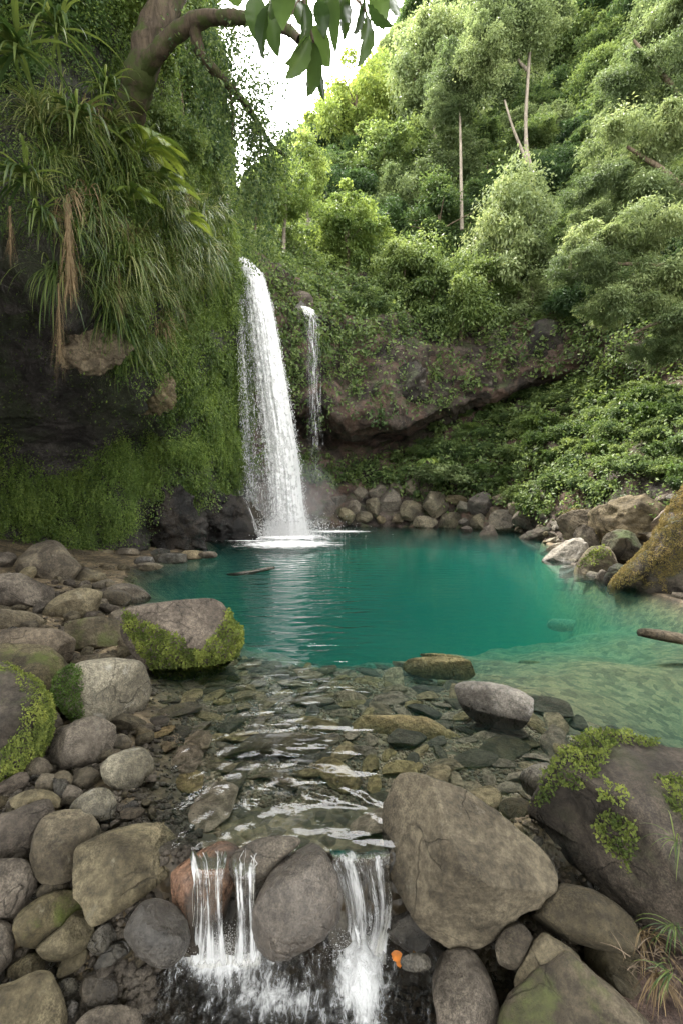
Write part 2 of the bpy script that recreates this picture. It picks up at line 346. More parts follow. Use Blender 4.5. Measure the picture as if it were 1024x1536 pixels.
# ------------------------------------------------------------------ ground (one sheet: pool bed, banks, stream bed)
LX = np.array([[1.0, -0.75], [2.15, -0.85], [2.46, -1.2], [3.4, -1.5], [5, -2.4], [7.7, -3.8], [11, -5.2], [15, -5.0], [18, -5.2], [24, -5.5], [40, -5]])
RX = np.array([[1.0, 0.42], [2.2, 0.5], [2.46, 1.05], [3.0, 3.0], [4.5, 5.4], [7.4, 5.6], [10, 5.6], [13, 6.3], [17, 7.5], [24, 10], [40, 12]])
def ground_z(x, y):
    x = np.asarray(x, float); y = np.asarray(y, float)
    xl = np.interp(y, LX[:, 0], LX[:, 1]); xr = np.interp(y, RX[:, 0], RX[:, 1])
    q = np.stack([x, y, 0 * x], -1).reshape(-1, 3)
    n = fbm(q * 0.9, 4).reshape(x.shape); n2 = fbm(q * 4.0, 3).reshape(x.shape)
    # bed
    edge = 4.7 + 0.35 * np.clip(x, -3, 0) * -1 * 0.3 + 0.15 * np.clip(x, 0, 6) + n * 0.8
    deep = np.clip((y - edge + 0.5) / 8.5, 0, 1) ** 1.35
    zb = -0.17 - 3.4 * deep * sm(0.0, 3.5, x - xl) * (1 - 0.62 * sm(1.5, 6, x) * sm(14, 5, y))
    zb = zb - 0.03 * sm(3.0, 4.5, y)
    zb = zb - 0.55 * sm(1.5, 4.5, x) * sm(5.5, 3.5, y)
    d = np.minimum(x - xl, xr - x)                      # + inside the pool
    zb = np.where(d < 0.6, zb * np.clip(d / 0.6, 0, 1) + 0.0, zb)
    bank = np.clip(-d, 0, None)
    zl = -0.09 * sm(0.1, 0.5, bank) + np.minimum(bank, 4) * 0.20 + np.clip(bank - 4, 0, 40) * 0.5
    z = np.where(d > 0, zb, zl) + n2 * 0.025 + n * 0.03
    # outlet step and lower stream
    low = -0.62 + 0.0 * x
    inside = sm(-0.12, 0.12, d)
    lowb = -0.60 + np.clip(-d, 0, 3) * 0.16
    lowz = np.where(d > 0, low, lowb) + n2 * 0.05
    k = sm(2.215, 2.15, y) * inside + sm(2.6, 1.7, y) * (1 - inside)
    z = z * (1 - k) + lowz * k
    # lip of the pool
    lip = np.exp(-((y - 2.235) / 0.05) ** 2) * inside
    z = np.where(lip > 0.05, np.maximum(z, z * (1 - lip) + (-0.02) * lip), z)
    return z
def ladder(a, b, n, k):
    t = np.linspace(-1, 1, n); s = np.sinh(t * k) / math.sinh(k); return (a + b) / 2 + s * (b - a) / 2
xs = ladder(-70, 70, 420, 4.6)
ys = np.concatenate([np.linspace(-4, 1.6, 14), np.linspace(1.7, 3.0, 70), np.linspace(3.03, 12, 170), np.linspace(12.2, 90, 110)])
X, Y = np.meshgrid(xs, ys)
Z = ground_z(X, Y)
V = np.stack([X, Y, Z], -1).reshape(-1, 3)
def gridfaces(nr, nc):
    i = np.arange(nr * nc).reshape(nr, nc)
    return np.stack([i[:-1, :-1], i[:-1, 1:], i[1:, 1:], i[1:, :-1]], -1).reshape(-1, 4)
obj('ground', mesh_np('ground', V, gridfaces(*X.shape)), M['ground'], kind='structure')

# ------------------------------------------------------------------ pool water: a closed body
wx = np.array([(-1.15, 2.235), (-0.3, 2.225), (0.32, 2.225), (1.2, 2.26), (3.4, 2.6), (7.0, 3.6), (9.0, 8), (9.0, 15), (12, 22), (14, 31), (-9, 31), (-8, 15), (-7.5, 9), (-5.5, 6), (-3.2, 3.6)])
bm = bmesh.new()
top = [bm.verts.new((a, b, 0)) for a, b in wx]; bot = [bm.verts.new((a, b, -4.5)) for a, b in wx]
bm.faces.new(top); bm.faces.new(bot[::-1])
for i in range(len(wx)):
    j = (i + 1) % len(wx); bm.faces.new([top[i], bot[i], bot[j], top[j]])
bmesh.ops.recalc_face_normals(bm, faces=bm.faces)
me = bpy.data.meshes.new('water'); bm.to_mesh(me); bm.free()
obj('water', me, M['water'], kind='structure')

# ------------------------------------------------------------------ cliffs and hill from control grids (px, py, distance)
def catmull(t, n):
    i = np.clip(np.floor(t).astype(int), 0, n - 2); f = t - i
    return i, f
def cr(Pm, t, axis):
    n = Pm.shape[axis]; i, f = catmull(t, n)
    g = lambda k: np.take(Pm, np.clip(i + k, 0, n - 1), axis)
    sh = [1] * Pm.ndim; sh[axis] = len(t); f = f.reshape(sh)
    p0, p1, p2, p3 = g(-1), g(0), g(1), g(2)
    a = 0.5 * (2 * p1 + (p2 - p0) * f + (2 * p0 - 5 * p1 + 4 * p2 - p3) * f ** 2 + (3 * p1 - p0 - 3 * p2 + p3) * f ** 3)
    lin = p1 * (1 - f) + p2 * f
    return 0.6 * a + 0.4 * lin
def surf(cols, nr, nc, amp=0.5, freq=0.35, seed=0):
    """cols: {px: [(py, Y), ...]} -> world grid (rows x cols) and normals"""
    xs = sorted(cols); n = len(cols[xs[0]])
    C = np.array([[P(x, *cols[x][r]) for x in xs] for r in range(n)])
    tc = np.linspace(0, len(xs) - 1, nc); tr = np.linspace(0, n - 1, nr)
    S = cr(cr(C, tr, 0), tc, 1)
    def nrm(S):
        du = np.gradient(S, axis=1); dv = np.gradient(S, axis=0); N = np.cross(dv, du)
        return N / (np.linalg.norm(N, axis=2, keepdims=True) + 1e-9)
    N = nrm(S); q = S.reshape(-1, 3)
    qs = q * np.array([1, 1, 1.0])
    d = ridged(qs * freq + seed, 5).reshape(nr, nc) - 0.55
    d2 = fbm(q * freq * 4 + seed, 4).reshape(nr, nc)
    d = d + 0.45 * (ridged(q * np.array([.4, .4, 1.5]) * freq * 3 + seed + 7, 4).reshape(nr, nc) - .55)
    S = S + N * (amp * d + amp * 0.35 * d2)[..., None]
    return S, nrm(S)
A = {
 -1100: [(-1100, 4.2), (-500, 3.6), (0, 3.4), (150, 3.2), (300, 3.0), (420, 3.1), (520, 4.2), (640, 5.4), (700, 5.5), (760, 5.3), (960, 4.6), (1150, 4.6)],
 -500: [(-1000, 6.0), (-450, 5.4), (0, 5.2), (150, 4.9), (300, 4.7), (400, 4.9), (490, 6.6), (590, 8.2), (650, 8.6), (710, 8.3), (890, 7.4), (960, 7.4)],
 -150: [(-950, 8.0), (-400, 7.6), (0, 7.3), (150, 6.8), (300, 6.4), (390, 6.6), (470, 8.6), (560, 10.6), (625, 11.4), (680, 11.0), (845, 10.2), (890, 10.2)],
 0: [(-900, 9.5), (-400, 9.0), (0, 8.6), (150, 7.9), (300, 7.3), (390, 7.5), (460, 9.6), (540, 12.0), (610, 13.0), (660, 12.6), (822, 11.6), (860, 11.6)],
 60: [(-900, 9.8), (-400, 9.3), (0, 8.8), (150, 8.2), (300, 7.6), (420, 8.0), (480, 10.0), (560, 12.2), (620, 13.2), (672, 12.8), (826, 12.0), (862, 12)],
 120: [(-900, 10.5), (-400, 10), (0, 9.4), (150, 8.8), (310, 8.2), (500, 8.9), (545, 10.6), (595, 12.6), (630, 13.4), (700, 13.0), (832, 12.4), (865, 12.4)],
 180: [(-900, 11.5), (-400, 11), (0, 10.4), (150, 9.9), (320, 9.3), (560, 10.0), (600, 11.6), (625, 13.0), (645, 13.8), (690, 13.5), (826, 13.0), (860, 13)],
 230: [(-900, 13), (-400, 12.6), (0, 12.2), (150, 11.8), (330, 11.2), (600, 11.8), (632, 12.8), (645, 14.0), (655, 14.6), (680, 14.4), (822, 14.2), (850, 14.2)],
 280: [(-600, 15.5), (-250, 15), (0, 14.6), (150, 14.3), (330, 13.8), (600, 14.2), (640, 14.7), (660, 15.2), (680, 15.4), (700, 15.2), (820, 15.6), (850, 15.6)],
 318: [(60, 19), (150, 18), (220, 17.3), (270, 17), (350, 16.6), (540, 16.8), (610, 17.2), (640, 17.4), (680, 17.6), (720, 17.4), (818, 17.2), (850, 17.2)],
 345: [(345, 34), (350, 28), (356, 24), (364, 21), (376, 19.4), (520, 19.3), (600, 19.5), (640, 19.7), (680, 19.8), (730, 19.6), (812, 19.3), (845, 19.3)],
 372: [(372, 40), (374, 33), (378, 28), (381, 24.5), (386, 21.9), (520, 21.6), (600, 21.8), (640, 22), (690, 22), (740, 21.8), (806, 21.4), (840, 21.4)],
}
B = {
 330: [(330, 60), (324, 46), (335, 38), (352, 31), (366, 25), (385, 22.2), (520, 22), (620, 22.2), (680, 22), (740, 21.8), (806, 21.4), (840, 21.2)],
 365: [(300, 60), (292, 46), (325, 38), (352, 31), (370, 25), (387, 22.2), (520, 22), (620, 22.2), (680, 22), (740, 21.8), (805, 21.4), (840, 21.2)],
 400: [(262, 62), (255, 48), (300, 40), (345, 31), (385, 25), (405, 22.3), (560, 22.2), (620, 23.6), (690, 22.8), (740, 22.4), (803, 21.9), (840, 21.6)],
 440: [(222, 75), (215, 58), (280, 45), (350, 32), (410, 26), (448, 23.2), (590, 22.7), (640, 25.8), (690, 24.2), (740, 23.6), (798, 23), (835, 22.6)],
 470: [(200, 80), (195, 62), (270, 44), (340, 34), (410, 27), (460, 24), (600, 23.2), (650, 27), (690, 25.7), (735, 25), (795, 24), (830, 23.6)],
 520: [(165, 82), (158, 64), (250, 43), (350, 33), (430, 28), (480, 25), (630, 24.2), (668, 29), (685, 27.2), (725, 26), (790, 25), (825, 24.6)],
 600: [(55, 88), (48, 70), (200, 47), (330, 35), (430, 29.5), (500, 25.8), (638, 24.7), (655, 30), (675, 28), (730, 26), (790, 24.6), (822, 24.2)],
 700: [(-160, 90), (-170, 75), (100, 50), (280, 37), (400, 30.5), (500, 26.8), (602, 25.7), (612, 28.4), (628, 27.6), (710, 25), (792, 23.6), (825, 23)],
 780: [(-400, 90), (-410, 75), (50, 51), (260, 38), (390, 30.5), (490, 26.4), (575, 25.7), (582, 28.2), (595, 27.5), (700, 22.5), (795, 20.8), (835, 20)],
 850: [(-500, 85), (-510, 70), (0, 49), (250, 36), (400, 29), (490, 25.4), (555, 24.7), (566, 26.2), (582, 25.5), (690, 19.5), (815, 16.2), (870, 15.5)],
 920: [(-560, 78), (-570, 65), (0, 43), (250, 31), (400, 25), (490, 22.6), (550, 21.8), (570, 22.6), (590, 21.8), (680, 16.6), (835, 12.6), (900, 12)],
 1024: [(-600, 70), (-610, 58), (0, 36), (250, 27), (400, 22), (490, 19.6), (550, 18.8), (575, 18.2), (600, 17.3), (665, 13.5), (850, 10.6), (960, 10)],
 1250: [(-900, 60), (-910, 48), (-100, 26), (200, 20), (380, 16), (470, 14), (530, 13.2), (560, 12.6), (590, 12), (660, 10), (880, 7.6), (1050, 7.4)],
 1700: [(-1500, 40), (-1510, 32), (-300, 17), (100, 13), (340, 10.5), (440, 9.6), (500, 9), (540, 8.6), (580, 8), (660, 7), (950, 5.6), (1300, 5.4)],
}
SA, NA = surf(A, 330, 300, 0.55, 0.38, 3.0)
SB, NB = surf(B, 330, 360, 0.9, 0.22, 9.0)
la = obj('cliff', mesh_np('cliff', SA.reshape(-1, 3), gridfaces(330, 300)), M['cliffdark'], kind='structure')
hb = obj('hillside', mesh_np('hillside', SB.reshape(-1, 3), gridfaces(330, 360)), M['cliff'], kind='structure')

# ------------------------------------------------------------------ scatter of leaves
def leaf_quads(p, n, d, L, W, rs, fold=0.25):
    """p base points, n normals, d leaf directions, L, W arrays -> verts, faces (one bent rhombus each)"""
    d = d - n * np.sum(d * n, 1)[:, None] * 0.7; d /= np.linalg.norm(d, axis=1)[:, None] + 1e-9
    s = np.cross(d, n); s /= np.linalg.norm(s, axis=1)[:, None] + 1e-9
    L = L[:, None]; W = W[:, None]; mid = p + d * L * 0.45
    v = np.stack([p, mid + s * W * 0.5 + n * W * fold, p + d * L, mid - s * W * 0.5 + n * W * fold], 1)
    f = np.arange(len(p) * 4).reshape(-1, 4)
    return v.reshape(-1, 3), f
def set_tint(me, t):
    a = me.attributes.new('tint', 'FLOAT', 'FACE'); a.data.foreach_set('value', np.ascontiguousarray(t, np.float32))
def leaves_mesh(name, p, n, d, L, W, rs, tint, fold=0.25):
    v, f = leaf_quads(p, n, d, L, W, rs, fold); me = mesh_np(name, v, f, False); set_tint(me, tint); return me
def unit(v): return v / (np.linalg.norm(v, axis=-1, keepdims=True) + 1e-9)
def grid_samples(S, N, count, mask_fn, rs):
    a = np.linalg.norm(np.cross(S[1:, :-1] - S[:-1, :-1], S[:-1, 1:] - S[:-1, :-1]), axis=2)
    c = (S[:-1, :-1] + S[1:, 1:]) / 2; px, py = proj(c)
    vis = (px > -120) & (px < 1150) & (py > -250) & (py < 1000)
    wt = a * mask_fn(c, N[:-1, :-1], px, py) * np.where(vis, 1.0, 0.08)
    pr = (wt / wt.sum()).ravel(); k = rs.choice(len(pr), count, p=pr)
    i, j = np.unravel_index(k, wt.shape); u, v = rs.rand(count, 1), rs.rand(count, 1)
    q = (S[i, j] * (1 - u) + S[i + 1, j] * u) * (1 - v) + (S[i, j + 1] * (1 - u) + S[i + 1, j + 1] * u) * v
    return q, N[i, j], px[i, j], py[i, j]
def cover(name, S, N, count, mask, mat, L, rs, hang=0.5, lift=0.35, cf=1.2, upn=0.5, scale_y=None, **tags):
    p, n, px, py = grid_samples(S, N, count, mask, rs)
    n = np.where((n[:, 1:2] > 0.3), -n, n)          # face the open side
    h = np.clip(fbm(p * cf + 5, 3) * 1.6 + 0.35, 0, 1)      # clumps
    h2 = np.clip(fbm(p * cf * 3.1 + 25, 2) * 1.6 + 0.4, 0, 1)
    out = unit(n + np.array([0, 0, upn]))
    p = p + out * ((h * lift + h2 * lift * 0.4) * (0.35 + 0.65 * rs.rand(count)))[:, None]
    p[:, 2] -= rs.rand(count) * hang * lift * 0.8
    ln = unit(out + rs.normal(size=(count, 3)) * 0.55)
    d = rs.normal(size=(count, 3)) * 0.6 + out * 0.4 + np.array([0, 0, -1.0]) * hang
    sz = (0.6 + 0.8 * rs.rand(count)) * L * (p[:, 1] / 18.0 if scale_y is None else scale_y)
    me = leaves_mesh(name, p, ln, d, sz * 1.3, sz * 0.75, rs, np.clip(0.15 + 0.5 * h2 + 0.35 * rs.rand(count), 0, 1))
    return obj(name, me, mat, **tags)
rs = np.random.RandomState(5)
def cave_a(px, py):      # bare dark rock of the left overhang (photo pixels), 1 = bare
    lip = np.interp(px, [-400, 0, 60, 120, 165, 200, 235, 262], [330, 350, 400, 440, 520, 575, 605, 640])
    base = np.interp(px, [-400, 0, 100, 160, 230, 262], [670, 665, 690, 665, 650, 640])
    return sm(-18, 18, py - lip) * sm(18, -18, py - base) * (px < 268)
def mask_a(c, n, px, py):
    nz = fbm(c.reshape(-1, 3) * 0.7 + 3, 3).reshape(px.shape)
    bare = cave_a(px, py)
    wetrock = sm(690, 720, py + nz * 30) * ((px > 175) & (px < 400)) * sm(0, 60, py - np.interp(px, [175, 270, 400], [800, 715, 690]))
    return np.clip(1.0 - bare * 0.985 - wetrock, 0.0, 1) * (0.10 + 1.2 * sm(-0.22, 0.02, nz))
def mask_b(c, n, px, py):
    nz = fbm(c.reshape(-1, 3) * 0.5 + 13, 4).reshape(px.shape)
    lip = np.interp(px, [400, 450, 520, 600, 700, 780, 850, 1000], [590, 620, 636, 640, 602, 575, 560, 560])
    topf = np.interp(px, [400, 460, 520, 600, 700, 780, 850, 920], [640, 560, 540, 500, 480, 470, 500, 600])
    under = np.interp(px, [400, 450, 520, 600, 700, 780, 850], [650, 668, 682, 668, 618, 590, 580])
    cave = sm(-14, 0, py - lip) * sm(18, 6, py - under) * (px < 860)
    face = sm(-25, 25, py - topf) * sm(8, -8, py - lip) * (px < 900)
    face = face * sm(-0.18, 0.05, nz + 0.08)
    base = sm(-12, 12, py - np.interp(px, [430, 520, 600, 700, 780, 850, 950, 1100], [700, 725, 740, 752, 768, 775, 778, 790]) + nz * 25)
    behind = sm(480, 455, px) * sm(440, 470, py) * 0.0
    return np.clip(1 - cave - face * 0.80 - base - behind, 0.0, 1)
VA = cover('hanging_ivy', SA, NA, 560000, mask_a, M['ivy'], 0.072, rs, hang=0.8, lift=0.68, cf=1.1, kind='stuff',
           label='dense green ivy and moss covering the left cliff')
VB = cover('forest_undergrowth', SB, NB, 900000, mask_b, M['leaf_hill'], 0.115, rs, hang=0.5, lift=1.1, cf=0.75, kind='stuff',
           label='dense green undergrowth covering the right hillside and bank')

def mask_ledge(c, n, px, py):
    nz = fbm(c.reshape(-1, 3) * 0.6 + 31, 3).reshape(px.shape)
    top_ = np.interp(px, [-100, 0, 120, 170, 235, 262, 340, 365], [668, 690, 700, 670, 645, 640, 630, 640]); bot = np.interp(px, [-100, 0, 130, 180, 200, 270, 340, 370], [830, 822, 825, 800, 745, 705, 690, 720])
    return sm(0, 16, py - top_) * sm(0, 14, bot - py) * ((px < 372) & (px > -200)) * sm(-.25, .05, nz)
cover('ledge_moss', SA, NA, 120000, mask_ledge, M['ledge'], 0.05, rs, hang=0.9, lift=0.75, cf=1.0, kind='stuff', label='fresh green moss and small ferns on the ledge under the left overhang')

# ------------------------------------------------------------------ boulders
_ico = {}
def ico(k):
    if k not in _ico:
        b = bmesh.new(); bmesh.ops.create_icosphere(b, subdivisions=k, radius=1.0)
        b.verts.ensure_lookup_table()
        _ico[k] = (np.array([v.co[:] for v in b.verts]), np.array([[v.index for v in f.verts] for f in b.faces])); b.free()
    return _ico[k]
def boulder_mesh(name, poly, Y, thick=0.85, seed=0, k=5, box=0.62, facets=7, amp=0.04, planes=(), hard=0.86, rough=0.5):
    """solid stone whose outline from the bank follows the traced outline, real size and depth; returns mesh, centre"""
    poly = np.array(poly, float); c = (poly.min(0) + poly.max(0)) / 2
    C = P(c[0], c[1], Y); f = C - np.array([0, 0, H]); dist = np.linalg.norm(f); f /= dist
    R = np.cross(f, [0, 0, 1.0]); R /= np.linalg.norm(R); U = np.cross(R, f)
    # outline in metres on the plane through the centre that faces the bank
    pts = []
    for q in poly:
        d = ray(*q); t = np.dot(C - np.array([0, 0, H]), f) / np.dot(d, f); w3 = np.array([0, 0, H]) + d * t - C
        pts.append((w3 @ R, w3 @ U))
    pts = np.array(pts); n = len(pts)
    tt = np.linspace(0, n, 240, endpoint=False); i = np.floor(tt).astype(int); fr = (tt - i)[:, None]
    g = lambda o: pts[(i + o) % n]
    p0, p1, p2, p3 = g(-1), g(0), g(1), g(2)
    sm_ = 0.5 * (2 * p1 + (p2 - p0) * fr + (2 * p0 - 5 * p1 + 4 * p2 - p3) * fr ** 2 + (3 * p1 - p0 - 3 * p2 + p3) * fr ** 3)
    an = np.arctan2(sm_[:, 1], sm_[:, 0]); ra = np.hypot(sm_[:, 0], sm_[:, 1]); o = np.argsort(an); an, ra = an[o], ra[o]
    sv, sf = ico(k); rsd = np.random.RandomState(seed)
    th = np.arctan2(sv[:, 1], sv[:, 0]); r = np.interp(th, an, ra, period=2 * math.pi)
    w_ = sv[:, 2]; plan = np.clip(1 - w_ ** 2, 0, 1) ** (0.5 * box / 0.62 * 0.75)
    mr = ra.mean(); T = thick * mr
    q = np.stack([np.cos(th) * r * plan, np.sin(th) * r * plan, np.sign(w_) * np.abs(w_) ** 1.0 * T], 1)
    # worn flat faces
    for j in range(facets):
        nn = rsd.normal(size=3); nn[2] = -abs(nn[2]) - 0.5 if j % 3 else abs(nn[2]) + 0.4
        nn /= np.linalg.norm(nn); dd = q @ nn; lim = dd.max() * rsd.uniform(0.58, 0.87) if facets < 9 else dd.max() * rsd.uniform(0.5, 0.84)
        ex = np.clip(dd - lim, 0, None); q = q - nn * (ex * hard)[:, None]
    for nn, lm_ in planes:
        nn = np.array(nn, float); nn /= np.linalg.norm(nn); dd = q @ nn; ex = np.clip(dd - dd.max() * lm_, 0, None); q = q - nn * (ex * .93)[:, None]
    lo, hi = q.min(0), q.max(0); tl, th_ = pts.min(0), pts.max(0)
    for a_ in (0, 1): q[:, a_] = (q[:, a_] - lo[a_]) / (hi[a_] - lo[a_]) * (th_[a_] - tl[a_]) * 1.03 + tl[a_] - .015 * (th_[a_] - tl[a_])
    s = 1.0 / mr
    nv = fbm(q * s * 1.1 + seed * 3.7, 4); nd = ridged(q * s * 2.2 + seed * 1.3, 4) - 0.6
    fine = fbm(q * s * 9 + seed, 4, 0.6)
    un = unit(q); edge = np.clip(1 - plan * 0.0, 0.4, 1)
    q = q + un * ((amp * 1.6 * nv + amp * 1.5 * rough * nd + amp * 0.42 * rough * fine) * mr)[:, None]
    v = q[:, :1] * R + q[:, 1:2] * U + q[:, 2:] * f
    if np.linalg.det(np.stack([R, U, f])) < 0: fcs = sf[:, ::-1]
    else: fcs = sf
    return mesh_np(name, v, fcs), C
def place_Y(poly, dz=0.0, frac=0.55):
    p = np.array(poly, float); c = (p.min(0) + p.max(0)) / 2; h = (p[:, 1].max() - p[:, 1].min()) / 2; z = 0.0
    for _ in range(14):
        g = G(c[0], c[1], z); size = h / F * g[1]
        gz = float(ground_z(np.array([g[0]]), np.array([g[1]]))[0]); z = 0.5 * z + 0.5 * (gz + size * frac + dz)
    return G(c[0], c[1], z)[1]
ROCKS = []
def sY(px, py, S=None):
    S = SB if S is None else S
    a, b = proj(S); k = np.argmin((a - px) ** 2 + (b - py) ** 2); return float(S.reshape(-1, 3)[k][1])
def R_(label, poly, mat='rock', z=None, dz=0.0, Y=None, name='boulder', cat='boulder', group=None, thick=0.85, k=5, **kw):
    poly = list(poly)
    if z is not None:
        p = np.array(poly, float); c = (p.min(0) + p.max(0)) / 2; Y = G(c[0], c[1], z)[1]
    elif Y is None: Y = place_Y(poly, dz)
    me, C = boulder_mesh(name, poly, Y, thick, seed=len(ROCKS) + 1, k=k, **kw)
    o = obj(name, me, M[mat], loc=C, label=label, cat=cat, group=group); ROCKS.append((o, poly)); return o
def el(cx, cy, w_, h_, seed=0, n=9):
    r = random.Random(seed * 7 + int(cx)); return [(cx + w_ / 2 * math.cos(a) * r.uniform(.86, 1.1), cy + h_ / 2 * math.sin(a) * r.uniform(.86, 1.1)) for a in [2 * math.pi * i / n for i in range(n)]]

def moss_on(o, polys, L, density, mat='moss', lift=0.02, seed=0, up=0.6, name='moss', nmin=-2, hang=0.0, thr=-0.3):
    """moss cushion of small leaves growing on part of a stone: a child of the stone"""
    me = o.data; nv = len(me.vertices); v = np.empty(nv * 3, np.float32); me.vertices.foreach_get('co', v); v = v.reshape(-1, 3).astype(float)
    f = np.array([p.vertices[:] for p in me.polygons]); a, b, c = v[f[:, 0]], v[f[:, 1]], v[f[:, 2]]
    cr_ = np.cross(b - a, c - a); ar = np.linalg.norm(cr_, axis=1) / 2; nn = unit(cr_); ce = (a + b + c) / 3
    loc = np.array(o.location); px, py = proj(ce + loc); facing = np.sum(nn * (np.array([0, 0, H]) - ce - loc), 1)
    wt = np.zeros(len(f))
    for poly in polys:
        if poly == 'all': wt[:] = 1; continue
        pq = np.array(poly, float); ins = np.zeros(len(f), bool); j = len(pq) - 1
        for i in range(len(pq)):
            xi, yi, xj, yj = pq[i, 0], pq[i, 1], pq[j, 0], pq[j, 1]
            ins ^= ((yi > py) != (yj > py)) & (px < (xj - xi) * (py - yi) / (yj - yi + 1e-12) + xi); j = i
        wt = np.maximum(wt, ins * (facing > -0.2))
    nz = fbm((ce + loc) * (0.5 / max(L, 1e-3)) * 0.12 + seed, 4)
    wt = wt * (nn[:, 2] > nmin) * np.clip((nz - thr) * 3.5, 0, 1)
    tot = (wt * ar).sum()
    if tot <= 0: return None
    rs_ = np.random.RandomState(seed + 3); count = int(min(90000, density * tot / (L * L)))
    k = rs_.choice(len(f), count, p=wt * ar / tot); u, w_ = rs_.rand(count, 1), rs_.rand(count, 1)
    fl = (u + w_) > 1; u = np.where(fl, 1 - u, u); w_ = np.where(fl, 1 - w_, w_)
    p = a[k] + (b[k] - a[k]) * u + (c[k] - a[k]) * w_; n = nn[k]
    h = np.clip(fbm((p + loc) * (0.16 / L) + seed, 3) * 1.5 + 0.4, 0.05, 1)
    out = unit(n + np.array([0, 0, up])); p = p + out * (h * lift * (0.3 + 0.7 * rs_.rand(count)))[:, None]; p[:, 2] -= hang * rs_.rand(count) * lift
    d = out + rs_.normal(size=(count, 3)) * 0.7 + np.array([0, 0, -hang]); s = L * (0.6 + 0.8 * rs_.rand(count))
    m_ = leaves_mesh(name, p, unit(out + rs_.normal(size=(count, 3)) * 0.7), d, s * 1.2, s * 0.8, rs_, np.clip(0.15 + 0.6 * h + 0.3 * rs_.rand(count), 0, 1))
    return obj(name, m_, M[mat], parent=o)

# --- left bank, far to near
big = R_('ridged brown boulder, largest of the stones below the ivy on the left shore', [(24, 850), (40, 820), (60, 812), (85, 815), (110, 840), (122, 855), (115, 870), (90, 878), (60, 880), (35, 872)], 'shore')
R_('small brown stone at the left picture edge beside the ridged boulder below the ivy', [(-14, 835), (5, 828), (25, 832), (24, 850), (8, 856), (-14, 852)], 'rock', k=4)
R_('small dark stone leaning at the foot of the ridged boulder on the left shore', [(26, 866), (40, 850), (55, 850), (54, 864), (40, 874)], 'rock', k=4)
R_('flat tan stone at the water edge right of the ridged boulder', [(112, 868), (125, 855), (148, 857), (160, 866), (150, 875), (125, 876)], 'shore', k=4)
R_('low pale stone behind the rounded one at the left water edge', [(134, 880), (150, 870), (172, 868), (178, 880), (160, 888)], 'shore', k=4)
R_('long wet stone pointing into the dark water on the left shore', [(160, 884), (178, 876), (205, 878), (226, 893), (222, 904), (190, 908), (165, 900)], 'shore')
R_('broad sloping slab at the left picture edge under the ridged boulder', [(-45, 880), (-10, 862), (15, 862), (45, 875), (75, 890), (82, 905), (70, 918), (30, 912), (-35, 912)], 'rock')
R_('grey brown slab with a notched front in the middle of the upper left stones', [(65, 920), (85, 895), (110, 884), (140, 885), (153, 895), (150, 920), (120, 930), (85, 936)], 'rock')
R_('rounded oblong stone right of the notched slab near the dark water', [(152, 890), (165, 885), (188, 888), (198, 900), (192, 910), (170, 912), (154, 904)], 'shore', k=4)
R_('thin flat stone at the left picture edge between two broad slabs', [(-35, 915), (10, 914), (50, 920), (68, 933), (60, 944), (20, 946), (-35, 944)], 'rock')
R_('squared boulder with a dark hollow in its face left of the moss bearded boulder', [(97, 945), (115, 930), (150, 925), (178, 935), (184, 960), (178, 976), (140, 980), (112, 976)], 'mossrock')
R_('small stone wedged between the squared boulder and the moss bearded boulder', [(163, 925), (174, 915), (190, 916), (194, 930), (180, 938)], 'rock', k=4)
R_('small grey stone under the left end of the moss bearded boulder', [(175, 980), (184, 970), (200, 972), (206, 986), (196, 994), (180, 990)], 'rock', k=4)
R_('long flat topped slab with a brown edge at the left picture edge', [(-40, 950), (40, 944), (95, 948), (112, 975), (105, 1000), (60, 1005), (-40, 990)], 'brown')
R_('smooth olive brown boulder behind the moss covered one at the left edge', [(-50, 975), (40, 970), (80, 975), (103, 1000), (98, 1050), (70, 1075), (20, 1040), (-50, 1030)], 'mossrock')
beard = R_('big brown boulder with a bright moss beard standing in the pool', [(183, 920), (215, 908), (265, 902), (310, 898), (330, 905), (344, 925), (357, 950), (352, 975), (325, 1000), (290, 1016), (250, 1018), (222, 1010), (203, 985), (186, 955)], 'brown', z=0.22, thick=0.8, facets=5)
moss_on(beard, [[(190, 930), (215, 932), (240, 945), (262, 950), (280, 968), (300, 975), (318, 960), (335, 935), (338, 915), (365, 935), (362, 975), (330, 1010), (290, 1024), (240, 1024), (225, 1000), (205, 970), (188, 948)], [(183, 915), (205, 925), (212, 950), (190, 945)]], 0.024, 5.5, lift=0.07, seed=2, thr=-1)
side = R_('squarish pale speckled boulder with dark moss on its left face', [(85, 1015), (115, 995), (160, 988), (205, 992), (219, 1015), (228, 1050), (212, 1080), (188, 1100), (150, 1090), (118, 1085), (100, 1065), (84, 1045)], 'pale', thick=0.9)
moss_on(side, [[(78, 1010), (105, 998), (122, 1000), (124, 1040), (128, 1085), (100, 1085), (80, 1050)]], 0.014, 4, 'ivydark', lift=0.025, seed=4, thr=-1)
R_('flat reddish stone top between the squared boulder and the pale speckled boulder', [(105, 990), (118, 984), (150, 981), (172, 986), (150, 998), (118, 1000)], 'brown', k=4)
mossy = R_('large boulder at the left picture edge draped in yellow green moss', [(-70, 1015), (-5, 995), (30, 1008), (60, 1028), (76, 1060), (70, 1110), (50, 1150), (20, 1190), (0, 1215), (-70, 1240), (-120, 1120)], 'mossrock', z=0.22, thick=0.9)
moss_on(mossy, [[(10, 990), (60, 1020), (90, 1060), (80, 1120), (55, 1165), (0, 1230), (-10, 1230), (0, 1120), (30, 1090), (32, 1040), (20, 1010), (-10, 1005)], [(-10, 1150), (40, 1140), (20, 1210), (-10, 1230)]], 0.012, 4.2, 'moss', lift=0.03, seed=6, hang=1.0, up=0.2, thr=-.6)
